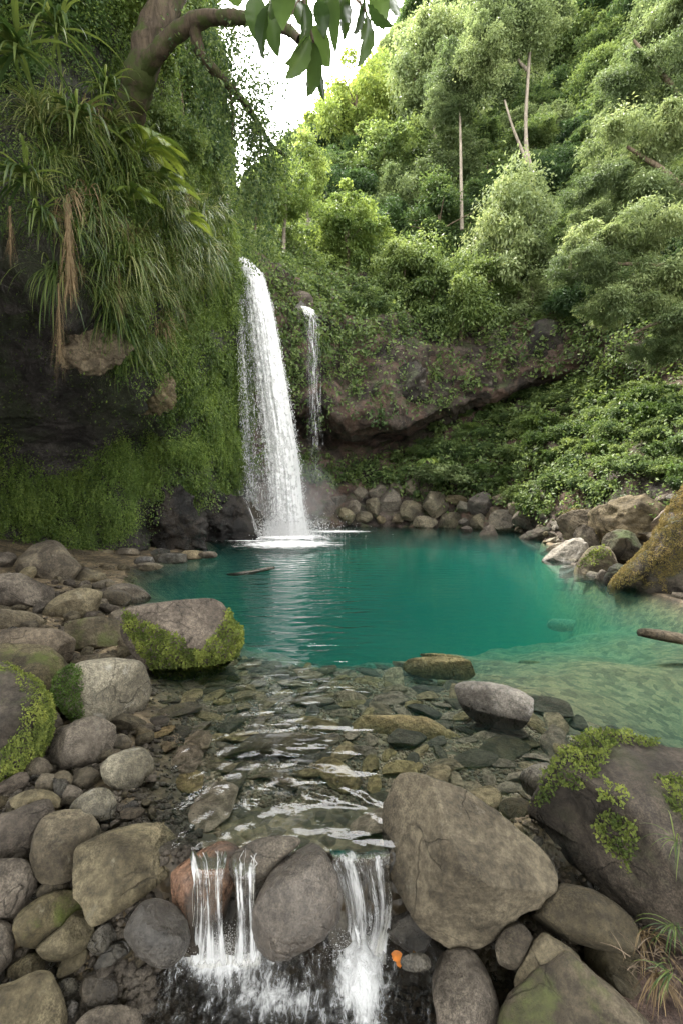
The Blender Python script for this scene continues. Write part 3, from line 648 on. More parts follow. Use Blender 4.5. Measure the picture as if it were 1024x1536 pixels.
R_('egg shaped brown boulder below the pale speckled boulder', [(72, 1130), (85, 1100), (115, 1080), (150, 1072), (168, 1080), (175, 1110), (165, 1140), (135, 1152), (100, 1157), (80, 1150)], 'rock')
R_('grey cracked boulder at the water edge right of the egg shaped boulder', [(152, 1150), (165, 1135), (190, 1125), (215, 1122), (230, 1140), (231, 1160), (215, 1180), (185, 1188), (160, 1182), (153, 1165)], 'pale')
R_('small round stone between the egg shaped boulder and the shallow water', [(168, 1110), (180, 1101), (194, 1106), (197, 1120), (184, 1128), (171, 1124)], 'shore', k=4)
R_('small oval stone under the egg shaped boulder, left of the grey cracked one', [(106, 1168), (116, 1154), (135, 1149), (150, 1158), (151, 1176), (138, 1185), (115, 1183)], 'rock', k=4)
R_('speckled round stone below the grey cracked boulder', [(105, 1215), (120, 1195), (145, 1183), (165, 1188), (175, 1212), (168, 1232), (148, 1238), (120, 1228)], 'pale')
R_('pebble like stone between the speckled round stone and the broad grey boulder', [(146, 1245), (155, 1236), (166, 1240), (165, 1251), (152, 1255)], 'rock', k=4)
R_('small tan stone half hidden under the moss draped boulder', [(36, 1150), (50, 1138), (70, 1140), (80, 1150), (70, 1165), (50, 1173), (38, 1168)], 'rock', k=4)
R_('little stone just below the smooth olive brown boulder', [(46, 1128), (56, 1114), (72, 1112), (77, 1128), (66, 1138), (50, 1137)], 'rock', k=4)
R_('grey stone in the pile left of the speckled round stone, upper', [(52, 1180), (65, 1160), (85, 1160), (94, 1180), (82, 1198), (60, 1198)], 'rock', k=4)
R_('dark stone right of the grey pile stone above the speckled round stone', [(78, 1168), (90, 1157), (106, 1162), (110, 1180), (98, 1195), (82, 1190)], 'rock', k=4)
R_('small light stone touching the left of the speckled round stone', [(94, 1192), (102, 1178), (117, 1179), (124, 1190), (112, 1205), (98, 1206)], 'rock', k=4)
R_('flat brown stone above the large round tan boulder', [(15, 1208), (35, 1188), (65, 1182), (92, 1195), (95, 1215), (60, 1226)], 'rock')
R_('long dark shadowed boulder left of the large round tan boulder', [(-35, 1240), (20, 1215), (60, 1203), (84, 1215), (65, 1240), (45, 1270), (10, 1290), (-35, 1290)], 'rock')
R_('pale stone tip at the left picture edge above the long dark boulder', [(-25, 1230), (0, 1222), (11, 1235), (8, 1258), (-20, 1262)], 'pale', k=4)
R_('large round tan boulder left of the broad grey boulder', [(47, 1275), (55, 1240), (75, 1220), (110, 1213), (135, 1218), (150, 1245), (140, 1280), (118, 1300), (100, 1320), (65, 1322), (48, 1300)], 'rock')
R_('broad flat faced grey boulder, biggest of the left foreground pile', [(110, 1318), (118, 1280), (140, 1265), (165, 1245), (200, 1237), (245, 1238), (262, 1262), (268, 1290), (250, 1320), (210, 1355), (165, 1378), (140, 1382), (128, 1355), (112, 1340)], 'rock', thick=0.6)
R_('small stone peeking out left of the large round tan boulder', [(14, 1288), (25, 1270), (44, 1263), (52, 1275), (48, 1292), (28, 1298)], 'rock', k=4)
R_('smooth tan boulder at the left edge beneath the long dark one', [(-30, 1295), (0, 1287), (40, 1288), (53, 1310), (56, 1340), (35, 1370), (0, 1380), (-40, 1360)], 'rock')
R_('small stone tucked beneath the large round tan boulder', [(55, 1345), (65, 1325), (90, 1320), (103, 1328), (102, 1345), (80, 1360)], 'rock', k=4)
R_('wedge shaped boulder with an olive top leaning over its neighbour on the left', [(20, 1385), (40, 1360), (70, 1342), (110, 1340), (130, 1355), (125, 1372), (95, 1395), (60, 1420), (35, 1418), (22, 1400)], 'mossrock')
R_('brown boulder in the shade beneath the wedge shaped one', [(55, 1420), (85, 1395), (120, 1365), (140, 1390), (132, 1420), (100, 1440), (70, 1442)], 'rock')
R_('tall stone cut by the left picture edge beside the small humped stone', [(-55, 1395), (0, 1376), (20, 1390), (22, 1420), (12, 1460), (-12, 1485), (-60, 1480)], 'rock')
R_('small humped stone above the striped slab at the bottom left', [(12, 1455), (35, 1435), (55, 1430), (68, 1445), (60, 1465), (35, 1475), (14, 1474)], 'rock', k=4)
R_('large streaked slab filling the bottom left corner', [(-40, 1500), (20, 1470), (65, 1455), (82, 1475), (95, 1520), (105, 1590), (0, 1620), (-80, 1570)], 'rock', thick=0.7)
R_('narrow stone slanting in the gap beneath the brown shaded boulder', [(86, 1460), (98, 1437), (118, 1422), (131, 1425), (128, 1445), (110, 1460), (93, 1468)], 'rock', k=4)
R_('small dark reddish stone right of the streaked corner slab', [(87, 1480), (98, 1467), (114, 1468), (118, 1485), (105, 1499), (92, 1496)], 'wet', k=4)
R_('dark pebble at the bottom edge between the corner slab and the pale oval stone', [(94, 1515), (105, 1500), (120, 1505), (120, 1522), (106, 1532), (96, 1528)], 'wet', k=4)
R_('olive brown egg shaped stone at the edge of the lower stream', [(120, 1485), (130, 1462), (155, 1453), (172, 1465), (178, 1490), (165, 1508), (140, 1512), (125, 1502)], 'shore')
R_('pale oval stone cut by the bottom edge left of the lower stream', [(105, 1550), (130, 1518), (175, 1508), (205, 1515), (214, 1540), (205, 1585), (110, 1590)], 'rock')
R_('wet black and tan boulder left of the small dripping cascade', [(188, 1395), (210, 1360), (240, 1345), (270, 1355), (282, 1385), (285, 1415), (270, 1440), (245, 1455), (215, 1440), (195, 1420)], 'wet', Y=1.93)
R_('wet dark stone under the lower tip of the broad grey boulder', [(132, 1425), (145, 1395), (165, 1382), (176, 1400), (165, 1425), (146, 1436)], 'wet', k=4)
R_('slick black stone pointing to the lower stream, left of the wet black and tan boulder', [(142, 1450), (160, 1420), (185, 1410), (196, 1425), (175, 1445), (155, 1455)], 'wet', k=4)

# --- outlet
R_('upright teardrop boulder splitting the outlet between the two little falls', [(377, 1405), (380, 1370), (395, 1330), (420, 1290), (455, 1268), (480, 1275), (503, 1310), (512, 1350), (500, 1395), (470, 1425), (430, 1438), (395, 1430)], 'wetstone' if 'wetstone' in M else 'shore', Y=2.02, thick=0.75)
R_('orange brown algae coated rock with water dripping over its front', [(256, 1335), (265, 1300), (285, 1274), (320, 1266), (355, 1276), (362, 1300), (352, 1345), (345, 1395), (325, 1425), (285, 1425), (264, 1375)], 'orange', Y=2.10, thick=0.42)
R_('grey slanting rock between the orange rock and the teardrop boulder', [(345, 1322), (358, 1285), (390, 1260), (430, 1253), (450, 1262), (425, 1290), (402, 1325), (380, 1340), (355, 1340)], 'shore', Y=2.12, thick=0.5)
R_('dark rock under the right hand chute of falling water', [(535, 1300), (560, 1278), (580, 1282), (588, 1320), (586, 1370), (570, 1410), (545, 1420), (528, 1390), (528, 1340)], 'wet', Y=2.26, thick=0.3)
R_('black wet rock face behind the thin water threads right of the orange rock', [(338, 1340), (362, 1328), (395, 1332), (402, 1380), (396, 1425), (340, 1428)], 'wet', Y=2.16, thick=0.35)
R_('black wet stone at the foot of the orange brown rock', [(262, 1392), (300, 1384), (345, 1390), (350, 1428), (300, 1436), (262, 1428)], 'wet', Y=2.1, thick=0.4, k=4)
R_('black wet stone behind the right side of the teardrop boulder', [(492, 1340), (515, 1330), (530, 1380), (522, 1430), (495, 1430)], 'wet', Y=2.19, thick=0.4, k=4)
R_('black wet stone between the right hand chute and the giant brown boulder', [(580, 1390), (590, 1360), (615, 1365), (645, 1400), (640, 1425), (610, 1432), (588, 1420)], 'wet', Y=2.15)
R_('small black stone in the dark gap left of the upright grey stone', [(600, 1440), (618, 1428), (640, 1432), (646, 1448), (625, 1458), (605, 1456)], 'wet', Y=1.95, k=4)

# --- right foreground
hero = R_('giant smooth brown boulder with a blunt upper tip in the right foreground', [(573, 1225), (580, 1190), (600, 1165), (625, 1162), (660, 1172), (700, 1190), (745, 1220), (790, 1255), (825, 1290), (834, 1325), (820, 1355), (780, 1375), (755, 1400), (720, 1418), (690, 1424), (650, 1405), (615, 1365), (590, 1310), (577, 1265)], 'rock', Y=2.18, thick=0.9, k=6, facets=2, amp=0.035, planes=[((.45, .5, -.74), .52), ((-.62, .0, -.78), .6), ((.1, -.7, -.7), .72)])
giant = R_('huge dark mossy boulder at the right picture edge', [(795, 1230), (815, 1180), (850, 1135), (900, 1108), (950, 1100), (1000, 1112), (1070, 1130), (1140, 1250), (1110, 1400), (1030, 1425), (975, 1392), (920, 1355), (860, 1315), (820, 1275)], 'giant', Y=2.25, thick=0.85, k=6, facets=3, amp=.05, rough=.8, planes=[((.1, .8, -.6), .55), ((-.3, -.5, -.8), .6)])
moss_on(giant, [[(800, 1210), (820, 1160), (850, 1125), (880, 1100), (925, 1110), (905, 1150), (875, 1185), (840, 1180), (815, 1210)], [(880, 1100), (905, 1095), (985, 1105), (985, 1122), (930, 1118), (890, 1125)], [(890, 1235), (915, 1215), (955, 1235), (958, 1270), (942, 1310), (915, 1275), (895, 1260)], [(975, 1165), (1030, 1165), (1030, 1240), (1000, 1205)], [(905, 1180), (950, 1200), (930, 1215), (900, 1200)]], 0.015, 3.2, lift=0.055, seed=9, thr=-.5)
R_('smooth grey boulder under the giant boulder and the huge mossy one', [(798, 1370), (835, 1345), (860, 1332), (900, 1340), (940, 1370), (958, 1410), (940, 1430), (870, 1420), (820, 1395)], 'rock', Y=2.0)
R_('upright grey stone with pale veins right of the lower stream', [(648, 1465), (660, 1435), (685, 1422), (710, 1425), (735, 1470), (748, 1520), (745, 1590), (670, 1590), (655, 1515)], 'rock', Y=1.88)
R_('small dull brown stone under the tip of the giant brown boulder', [(743, 1420), (755, 1395), (780, 1385), (797, 1400), (790, 1430), (770, 1455), (750, 1450)], 'rock', Y=1.95)
R_('smooth triangular brown stone behind the bottom edge boulder', [(772, 1470), (790, 1430), (810, 1402), (830, 1405), (870, 1440), (860, 1485), (800, 1505), (772, 1492)], 'rock', Y=1.88)
R_('long tan boulder running down to the bottom right corner', [(876, 1428), (905, 1414), (940, 1420), (965, 1445), (1000, 1510), (1022, 1565), (950, 1580), (900, 1495)], 'rock', Y=1.85)
R_('broad ridged boulder with olive moss tint cut by the bottom edge', [(748, 1530), (790, 1480), (840, 1449), (880, 1443), (930, 1475), (975, 1520), (1000, 1580), (900, 1640), (760, 1610)], 'mossrock', Y=1.72, thick=0.7, facets=9)
R_('pale speckled stone half hidden behind the huge mossy boulder', [(778, 1168), (800, 1150), (832, 1148), (840, 1175), (818, 1198), (788, 1192)], 'pale', Y=2.75)
R_('pale wet rounded rock standing alone in the middle of the shallows', [(682, 1035), (690, 1025), (715, 1022), (755, 1030), (785, 1048), (797, 1075), (785, 1090), (750, 1093), (715, 1085), (693, 1066)], 'pale', z=0.03, thick=0.75)
R_('reddish brown stone in the shallow water behind the giant boulder', [(748, 1205), (765, 1195), (790, 1200), (800, 1222), (780, 1240), (755, 1225)], 'brown', z=-0.08, k=4)

# --- far shore pile (seen across the pool)
far = [('dark grey rounded rock in the spray right of the waterfall', 477, 786, 36, 16, 'wet'), ('round tan stone second in the far pile right of the waterfall', 519, 775, 24, 24, 'back'),
 ('pale round stone at the upper left of the far pile', 531, 760, 21, 21, 'back'), ('flat oval stone at the waterline near the left end of the far pile', 546, 776, 27, 16, 'back'),
 ('upright tan stone in the left part of the far pile', 559, 762, 19, 28, 'back'), ('tall dark based boulder with a notch in the far pile', 583, 757, 34, 46, 'back'),
 ('rounded stone with a flat top in the middle of the far pile', 617, 766, 34, 33, 'back'), ('upper stone leaning on the bank in the middle of the far pile', 618, 731, 23, 25, 'back'),
 ('angular stone below the leaning rounded shrub on the far shore', 642, 738, 28, 28, 'back'), ('broad pale brown boulder in the centre of the far pile', 651, 757, 38, 36, 'back'),
 ('low cracked stone at the waterline in the centre of the far pile', 638, 786, 38, 22, 'back'), ('smooth domed boulder at the waterline of the far pile', 673, 784, 36, 33, 'back'),
 ('reddish flat stone on top of the far pile', 683, 750, 30, 16, 'brown'), ('small pale stone between two dark gaps of the far pile', 694, 762, 19, 21, 'pale'),
 ('large tan boulder with a flat face right of centre in the far pile', 721, 757, 40, 33, 'back'), ('moss capped block at the top right of the far pile', 755, 752, 36, 28, 'mossrock'),
 ('mottled stone in shade below the large tan far boulder', 716, 785, 25, 28, 'back'), ('tiny brown stone at the waterline of the far pile', 699, 796, 17, 13, 'brown'),
 ('brown stone half in water near the right end of the far pile', 733, 798, 27, 20, 'brown'), ('tilted square slab at the right of the far pile', 755, 783, 44, 40, 'back'),
 ('small block above the tilted square slab on the far shore', 770, 762, 20, 20, 'back'), ('last tan block at the right end of the far pile', 783, 779, 28, 27, 'back'),
 ('small stone at the waterline under the tall notched boulder', 571, 779, 14, 12, 'brown'), ('little brown stone right of the tall notched boulder at the waterline', 596, 778, 18, 13, 'brown'),
 ('shaded stone at the back of the far pile above the pale round one', 540, 742, 24, 20, 'back'), ('shaded stone high in the far pile above the tall boulder', 566, 738, 26, 20, 'back'),
 ('dim stone high in the far pile left of the leaning stone', 596, 735, 22, 20, 'back'), ('dusky stone at the back left of the far pile nearest the fall', 508, 752, 24, 20, 'back'), ('small brown block between the domed boulder and the mottled one', 695, 783, 16, 14, 'back')]
for i, (lab, cx, cy, a, b, mt) in enumerate(far):
    # resting on the waterline slope: stones higher in the pile stand further back
    Yb = min(sY(cx, min(cy, 788)), G(cx, max(cy + b * .3, 770), -0.1)[1] if cy > 770 else 99) - a / F * 24 * 0.22
    R_(lab, el(cx, cy, a * 1.06, b * 1.06, i, 8), mt, Y=float(Yb), k=5, box=0.35, facets=16, thick=0.9, amp=.05, rough=.9, hard=.97, group='stones piled on the far shore')

# --- right shore
shore = [('pale bleached flat rock at the water edge on the right shore', [(812, 838), (835, 818), (865, 806), (885, 812), (880, 832), (850, 845), (825, 848)], 'pale', 0.1),
 ('brown stone left of the pale bleached rock on the right shore', [(778, 800), (800, 790), (832, 792), (842, 806), (825, 820), (795, 815)], 'back', .1),
 ('small stone at the tip of the right shore next to the last tan block', [(770, 812), (785, 802), (802, 808), (800, 820), (780, 824)], 'back', .0),
 ('dry grass capped rounded rock on the right shore', [(835, 795), (850, 772), (880, 765), (905, 775), (912, 800), (890, 820), (855, 818)], 'brown', .4),
 ('dark hollowed rock beside the dry grass capped one', [(858, 812), (868, 790), (890, 788), (900, 805), (892, 828), (868, 832)], 'back', .15),
 ('moss topped rock at the water edge left of the fallen trunk', [(860, 860), (875, 835), (900, 820), (920, 832), (925, 862), (905, 875), (875, 875)], 'mossrock', .0),
 ('angular grey block behind the moss topped rock', [(900, 825), (915, 800), (945, 795), (968, 812), (955, 840), (925, 850)], 'back', .3),
 ('brown rock high on the right shore under the shrubs', [(905, 790), (925, 768), (960, 760), (985, 772), (975, 795), (935, 802)], 'brown', .5),
 ('low stone between the moss topped rock and the fallen trunk', [(905, 868), (925, 850), (950, 848), (960, 865), (940, 885), (915, 885)], 'back', .0),
 ('small wet stone in front of the pale bleached rock', [(838, 858), (850, 848), (868, 852), (866, 864), (848, 868)], 'wet', .0),
 ('sandy rock at the right picture edge above the fallen trunk', [(975, 790), (1000, 762), (1030, 750), (1060, 780), (1030, 810), (990, 812)], 'brown', .5)]
for lab, poly, mt, dz in shore:
    mt = 'cliffblock' if mt == 'back' else mt
    o = R_(lab, poly, mt, dz=dz, facets=15, box=0.4, amp=.06, rough=1.0, hard=.96)
    if 'moss topped' in lab: moss_on(o, [[(865, 850), (880, 830), (905, 818), (915, 832), (890, 848)]], 0.035, 2.5, lift=0.05)
    if 'dry grass' in lab: moss_on(o, ['all'], 0.06, 1.6, 'mossolive', lift=0.06, nmin=0.35, thr=-0.1)
base = R_('large dark boulder under the golden mossy rock at the right edge', [(950, 888), (985, 850), (1030, 830), (1100, 830), (1150, 890), (1100, 940), (1024, 925), (985, 912)], 'giant', z=0.12, thick=0.7, facets=12, amp=.08, rough=1.2, box=.45)
slope = R_('golden brown moss covered rock slanting down to the pool at the right edge', [(1060, 700), (1020, 742), (998, 775), (972, 815), (940, 850), (915, 878), (922, 893), (950, 880), (975, 905), (992, 915), (1010, 885), (1060, 850), (1130, 780), (1150, 700)], 'giant', Y=8.3, thick=0.55, k=6, facets=5, amp=.06, rough=1.0)
moss_on(slope, ['all'], 0.02, 3.2, 'mossolive', lift=0.05, hang=0.8, thr=-.35, nmin=-.25)
R_('tan rubble bank rock above the pale bleached rock on the right shore', [(880, 785), (905, 765), (945, 750), (985, 742), (1010, 745), (985, 790), (940, 812), (895, 812)], 'brown', dz=.5, facets=14, amp=.08, rough=1.2, box=.4)
R_('pale log like rock breaking the surface at the right picture edge', [(955, 950), (985, 945), (1024, 950), (1090, 965), (1080, 975), (1010, 965)], 'brown', z=0.0, thick=0.5, k=4)
# wet rock ledge by the waterfall
ledge = R_('big wet black rock mound at the foot of the cliff left of the waterfall', [(182, 828), (190, 778), (215, 745), (248, 724), (272, 722), (295, 745), (305, 790), (300, 828), (240, 836)], 'wetcliff', Y=sY(240, 770, SA) - .15, thick=0.6, k=6, facets=16, amp=0.11, rough=1.5, name='boulder')
R_('wet dark rock rising behind the black mound toward the waterfall', [(262, 822), (262, 750), (285, 712), (330, 715), (362, 730), (375, 760), (388, 800), (385, 818), (330, 824)], 'wetcliff', Y=sY(318, 770, SA) - .1, thick=0.6, k=6, facets=16, amp=0.11, rough=1.5, name='boulder')
R_('dark wet rock with thin water running down it beside the waterfall base', [(340, 800), (350, 760), (372, 742), (392, 760), (402, 800), (396, 815), (350, 816)], 'wetcliff', Y=18.6, thick=0.7, facets=9, amp=0.1, rough=1.4)
for i, (a, b, c_, d_) in enumerate([(255, 838, 60, 16), (215, 842, 34, 16), (290, 832, 44, 15), (225, 850, 40, 13), (312, 832, 30, 12), (190, 830, 40, 18), (158, 832, 30, 16), (240, 828, 30, 12)]):
    R_(['long low wet rock in the row below the wet black mound', 'short dark rock left in the row below the wet black mound', 'reddish low rock toward the right end of the row below the black mound', 'front low rock of the row below the black mound',
        'last small rock at the right end of the row below the black mound', 'low rock where the ivy meets the row of wet rocks', 'dim rock under the ivy foot on the left shore', 'back low rock tucked against the black mound'][i],
       el(a, b, c_, d_, i), ['wet', 'wet', 'brown', 'shore', 'brown', 'shore', 'shore', 'wet'][i], z=0.12, k=4, facets=10, group='low wet rocks below the black mound')
R_('thin dark rock barely breaking the surface in the middle of the pool', [(340, 860), (375, 856), (405, 850), (412, 853), (385, 860), (350, 864)], 'wet', z=0.0, thick=0.6, k=4, facets=3)
R_('protruding lit brown rock in the dark overhang of the left cliff', [(92, 545), (120, 510), (150, 495), (185, 490), (200, 515), (190, 545), (165, 556), (120, 556)], 'brown', Y=sY(145, 525, SA) - .15, thick=0.7, k=5, facets=16, amp=0.14, rough=1.6, box=0.5)
R_('brown rock corner hanging under the grasses of the left cliff', [(205, 600), (215, 570), (240, 555), (262, 575), (265, 610), (245, 625), (215, 620)], 'brown', Y=sY(235, 590, SA) - .05, thick=0.6, facets=14, amp=0.13, rough=1.5)
R_('smooth dark rock column jutting from the far cliff under the trees', [(785, 560), (790, 500), (810, 480), (840, 488), (850, 530), (842, 565), (815, 572)], 'cliffblock' if 'cliffblock' in M else 'back', Y=sY(815, 530) + .55, thick=0.7, facets=8, amp=.08)
R_('second rock column left of the smooth dark one in the far cliff', [(745, 575), (748, 530), (770, 515), (788, 530), (788, 572), (765, 580)], 'cliffblock', Y=sY(768, 545) + .6, thick=0.7, facets=8, amp=.1)
R_('broad brown rock bulge low on the far cliff above the cave', [(640, 632), (650, 580), (680, 560), (720, 565), (735, 590), (700, 612), (670, 636)], 'cliffblock', Y=sY(690, 590) + .75, thick=0.4, facets=12, amp=0.13, rough=1.3)
R_('orange stained rock bulge on the far cliff left of the broad one', [(560, 625), (565, 570), (590, 545), (625, 555), (642, 590), (636, 632), (600, 638)], 'cliffblock', Y=sY(600, 590) + .75, thick=0.4, facets=12, amp=0.15, rough=1.4)
R_('grey rock at the lip of the small second fall', [(432, 480), (438, 462), (452, 452), (468, 462), (466, 485), (448, 492)], 'wet', Y=sY(452, 480) - .1, thick=0.8, k=4)
R_('reddish rock ledge above the small second fall', [(436, 450), (445, 436), (462, 438), (470, 450), (466, 464), (450, 460)], 'brown', Y=sY(455, 452) - .1, thick=0.8, k=4, facets=10)

# --- submerged stones on the bed
subs = [('long flat brown slab under the shallows in front of the pale rock', [(520, 1090), (545, 1076), (600, 1073), (660, 1080), (695, 1098), (685, 1120), (640, 1130), (590, 1122), (545, 1110)], -0.13),
 ('reddish flat slab at the edge of the deep water', [(605, 1000), (620, 990), (660, 985), (700, 992), (710, 1008), (690, 1020), (640, 1018)], -0.12),
 ('brown slab left of the reddish one at the edge of the deep water', [(630, 985), (650, 980), (690, 985), (700, 995), (680, 1000), (640, 994)], -0.14),
 ('rhombic stone under the shallows right of the pale rock base', [(700, 1105), (715, 1095), (745, 1100), (760, 1125), (740, 1135), (712, 1125)], -0.14),
 ('sunken boulder with a greenish white patch in the teal water', [(770, 1005), (785, 992), (805, 992), (822, 1010), (815, 1022), (785, 1018)], -0.6),
 ('reddish sunken stone alone in the green water on the right', [(880, 1055), (900, 1052), (928, 1068), (925, 1078), (905, 1076)], -0.35),
 ('grey brown sunken stone near the giant boulder on the right', [(850, 1090), (870, 1080), (900, 1090), (905, 1110), (880, 1115), (855, 1105)], -0.25),
 ('dark sunken boulder far out in the green water', [(820, 935), (840, 928), (870, 932), (868, 945), (840, 948)], -1.1),
 ('diamond shaped sunken stone in the middle of the shallows', [(500, 1050), (520, 1036), (545, 1045), (560, 1060), (540, 1070), (510, 1066)], -0.16)]
for lab, poly, z in subs: R_(lab, poly, 'sub', z=z - .07, thick=0.32, k=4, facets=8, name='submerged_stone', cat='stone')
protos = []
for i in range(9):
    r = random.Random(i + 50); poly = [(512 + 60 * math.cos(a) * r.uniform(.75, 1.2), 1000 + 60 * math.sin(a) * r.uniform(.75, 1.2)) for a in [2 * math.pi * j / 8 for j in range(8)]]
    me, _ = boulder_mesh('river_stone', poly, 4.0, 0.8, seed=200 + i, k=4, facets=10, box=0.5)
    v = np.empty(len(me.vertices) * 3, np.float32); me.vertices.foreach_get('co', v); v = v.reshape(-1, 3); v /= np.abs(v).max(); me.vertices.foreach_set('co', v.ravel()); me.update()
    me.materials.append(M['sub']); protos.append(me)
rr = random.Random(3); placed = []
def scatter(n, region, smin, smax, flat, label, group, name, mats, zoff=0.0, cat='stone', avoid=None):
    c = 0; tries = 0
    while c < n and tries < n * 60:
        tries += 1; px, py = region(rr)
        g = G(px, py, -0.15 if name == 'submerged_stone' else zoff)
        gz = float(ground_z(np.array([g[0]]), np.array([g[1]]))[0]); g = G(px, py, gz)
        s = rr.uniform(smin, smax) * (1.6 if rr.random() < 0.12 else 1)
        if any((g[0] - a) ** 2 + (g[1] - b) ** 2 < (0.62 * (s + t)) ** 2 for a, b, t in placed): continue
        if avoid and any((g[0] - a) ** 2 + (g[1] - b) ** 2 < (0.8 * t + .5 * s) ** 2 for a, b, t in avoid): continue
        placed.append((g[0], g[1], s)); me = rr.choice(protos); o = bpy.data.objects.new(name, me); COL.objects.link(o)
        gz = float(ground_z(np.array([g[0]]), np.array([g[1]]))[0])
        o.location = (g[0], g[1], gz + s * flat * 0.45 + (0 if name != 'submerged_stone' else 0))
        o.scale = (s, s * rr.uniform(.65, 1), s * flat); o.rotation_euler = (rr.uniform(-.15, .15), rr.uniform(-.15, .15), rr.uniform(0, 6.28))
        o.material_slots[0].link = 'OBJECT'; o.material_slots[0].material = M[rr.choice(mats)]
        tagit(o, label, cat, group); c += 1
for o, poly in ROCKS:
    pass
def reg_shallow(r):
    while True:
        px = r.uniform(175, 960); py = r.uniform(955, 1235)
        if px < np.interp(py, [955, 1100, 1235], [300, 235, 330]): continue
        if py < np.interp(px, [300, 400, 520, 640, 720, 960], [970, 985, 985, 985, 1030, 1110]): continue
        if py > 1180 and 330 < px < 570: continue
        return px, py
scatter(290, reg_shallow, 0.09, 0.25, 0.24, 'flat brown stone lying under the clear shallow water', 'flat stones lying under the shallow water', 'submerged_stone', ['sub', 'sub', 'sub', 'brown'])
print('rocks', len(ROCKS), 'scatter', len(placed))

AV = []
for o, poly in ROCKS:
    q = np.array(poly, float); AV.append((o.location[0], o.location[1], (q.max(0) - q.min(0)).mean() / 2 / F * o.location[1]))
def gravel(name, n, region, smin, smax, mat, seed, label):
    """loose gravel nobody could count"""
    r = random.Random(seed); rs_ = np.random.RandomState(seed); sv, sf = ico(1); pts = []
    while len(pts) < n:
        px, py = region(r); pts.append(G(px, py, -.05)[:2])
    pts = np.array(pts); z = ground_z(pts[:, 0], pts[:, 1]); s = smin * (smax / smin) ** rs_.rand(n)
    sc = np.stack([s, s * rs_.uniform(.6, 1, n), s * rs_.uniform(.4, .7, n)], 1); a = rs_.rand(n) * 6.28; ca, sa = np.cos(a), np.sin(a)
    v = sv[None] * sc[:, None] * (1 + .3 * rs_.normal(size=(n, len(sv), 1)) * .5); x = v[..., 0] * ca[:, None] - v[..., 1] * sa[:, None]; y = v[..., 0] * sa[:, None] + v[..., 1] * ca[:, None]
    v = np.stack([x + pts[:, :1], y + pts[:, 1:], v[..., 2] + (z + s * .15)[:, None]], -1)
    f = sf[None] + (np.arange(n) * len(sv))[:, None, None]
    obj(name, mesh_np(name, v.reshape(-1, 3), f.reshape(-1, 3)), M[mat], kind='stuff', label=label)
def reg_bank(r):
    py = r.uniform(830, 1560) if r.random() < .5 else r.uniform(1200, 1560); return r.uniform(-60, np.interp(py, [830, 950, 1100, 1240, 1400, 1560], [190, 250, 290, 300, 280, 260])), py
gravel('gravel', 9000, reg_bank, .008, .035, 'rock', 1, 'loose gravel between the stones of the left bank')
gravel('gravel', 5000, lambda r: (r.uniform(570, 1060), r.uniform(1240, 1560)), .005, .02, 'brown', 2, 'loose gravel under the boulders of the right foreground')
gravel('gravel', 11000, reg_shallow, 0.008, .022, 'sub', 3, 'gravel on the bed of the shallow water')
# ------------------------------------------------------------------ tubes, blades
def tube_np(pts, rad, seg=8, wob=0.0, seed=0):
    pts = np.array(pts, float); rad = np.array(rad, float); n = len(pts)
    t = np.gradient(pts, axis=0); t = unit(t); up = np.array([0.13, 0.2, 1.0])
    a = unit(np.cross(t, up + 1e-3)); b = np.cross(t, a)
    th = np.linspace(0, 2 * math.pi, seg, endpoint=False)
    ring = a[:, None] * np.cos(th)[None, :, None] + b[:, None] * np.sin(th)[None, :, None]
    r = rad[:, None] * np.ones((1, seg))
    v = pts[:, None] + ring * r[..., None]
    if wob: v = v + ring * (fbm(v.reshape(-1, 3) * (1.2 / max(rad.max(), 1e-3)) + seed, 3).reshape(n, seg) * wob * rad[:, None])[..., None]
    i = np.arange(n * seg).reshape(n, seg); j = np.roll(i, -1, 1)
    f = np.stack([i[:-1], j[:-1], j[1:], i[1:]], -1).reshape(-1, 4)
    return v.reshape(-1, 3), f
def spline(pts, n):
    P_ = np.array(pts, float); return cr(P_, np.linspace(0, len(P_) - 1, n), 0)
def joinm(parts):
    V_, F_, o = [], [], 0
    for v, f in parts: V_.append(v); F_.append(f + o); o += len(v)
    return np.concatenate(V_), np.concatenate(F_)
def limb(ctrl, r0, r1, n=24, seg=10, wob=0.25, seed=0):
    p = spline(ctrl, n); return tube_np(p, np.linspace(r0, r1, n), seg, wob, seed)
def blades(name, n, L, W, rs_, out=(0, -1, 0), spread=0.9, droop=1.3, seg=7, rise=0.5, mat=None):
    """tuft of narrow arching blades from one root"""
    out = np.array(out, float); az = rs_.normal(size=n) * spread; base = math.atan2(out[1], out[0])
    a = base + az; el_ = rise + rs_.normal(size=n) * 0.35
    d = np.stack([np.cos(a) * np.cos(el_), np.sin(a) * np.cos(el_), np.sin(el_)], 1)
    ln = L * (0.5 + 0.8 * rs_.rand(n)); side = unit(np.cross(d, [0, 0, 1.0]))
    p = rs_.normal(size=(n, 3)) * 0.05 * L; V_, t0 = [], []
    for k in range(seg + 1):
        f = k / seg; wd = W * (1 - f) ** 0.7 * (0.35 + 0.65 * min(1, f * 5)) * 0.5
        V_.append(np.stack([p - side * wd, p + side * wd], 1))
        d = unit(d + np.array([0, 0, -1.0]) * (droop / seg * (0.5 + f * 1.3)) + rs_.normal(size=(n, 3)) * 0.04); p = p + d * (ln / seg)[:, None]
    v = np.stack(V_, 1)                      # n, seg+1, 2, 3
    idx = np.arange(n * (seg + 1) * 2).reshape(n, seg + 1, 2)
    f = np.stack([idx[:, :-1, 0], idx[:, :-1, 1], idx[:, 1:, 1], idx[:, 1:, 0]], -1).reshape(-1, 4)
    me = mesh_np(name, v.reshape(-1, 3), f, True); set_tint(me, np.repeat(rs_.rand(n), seg))
    if mat: me.materials.append(mat)
    return me

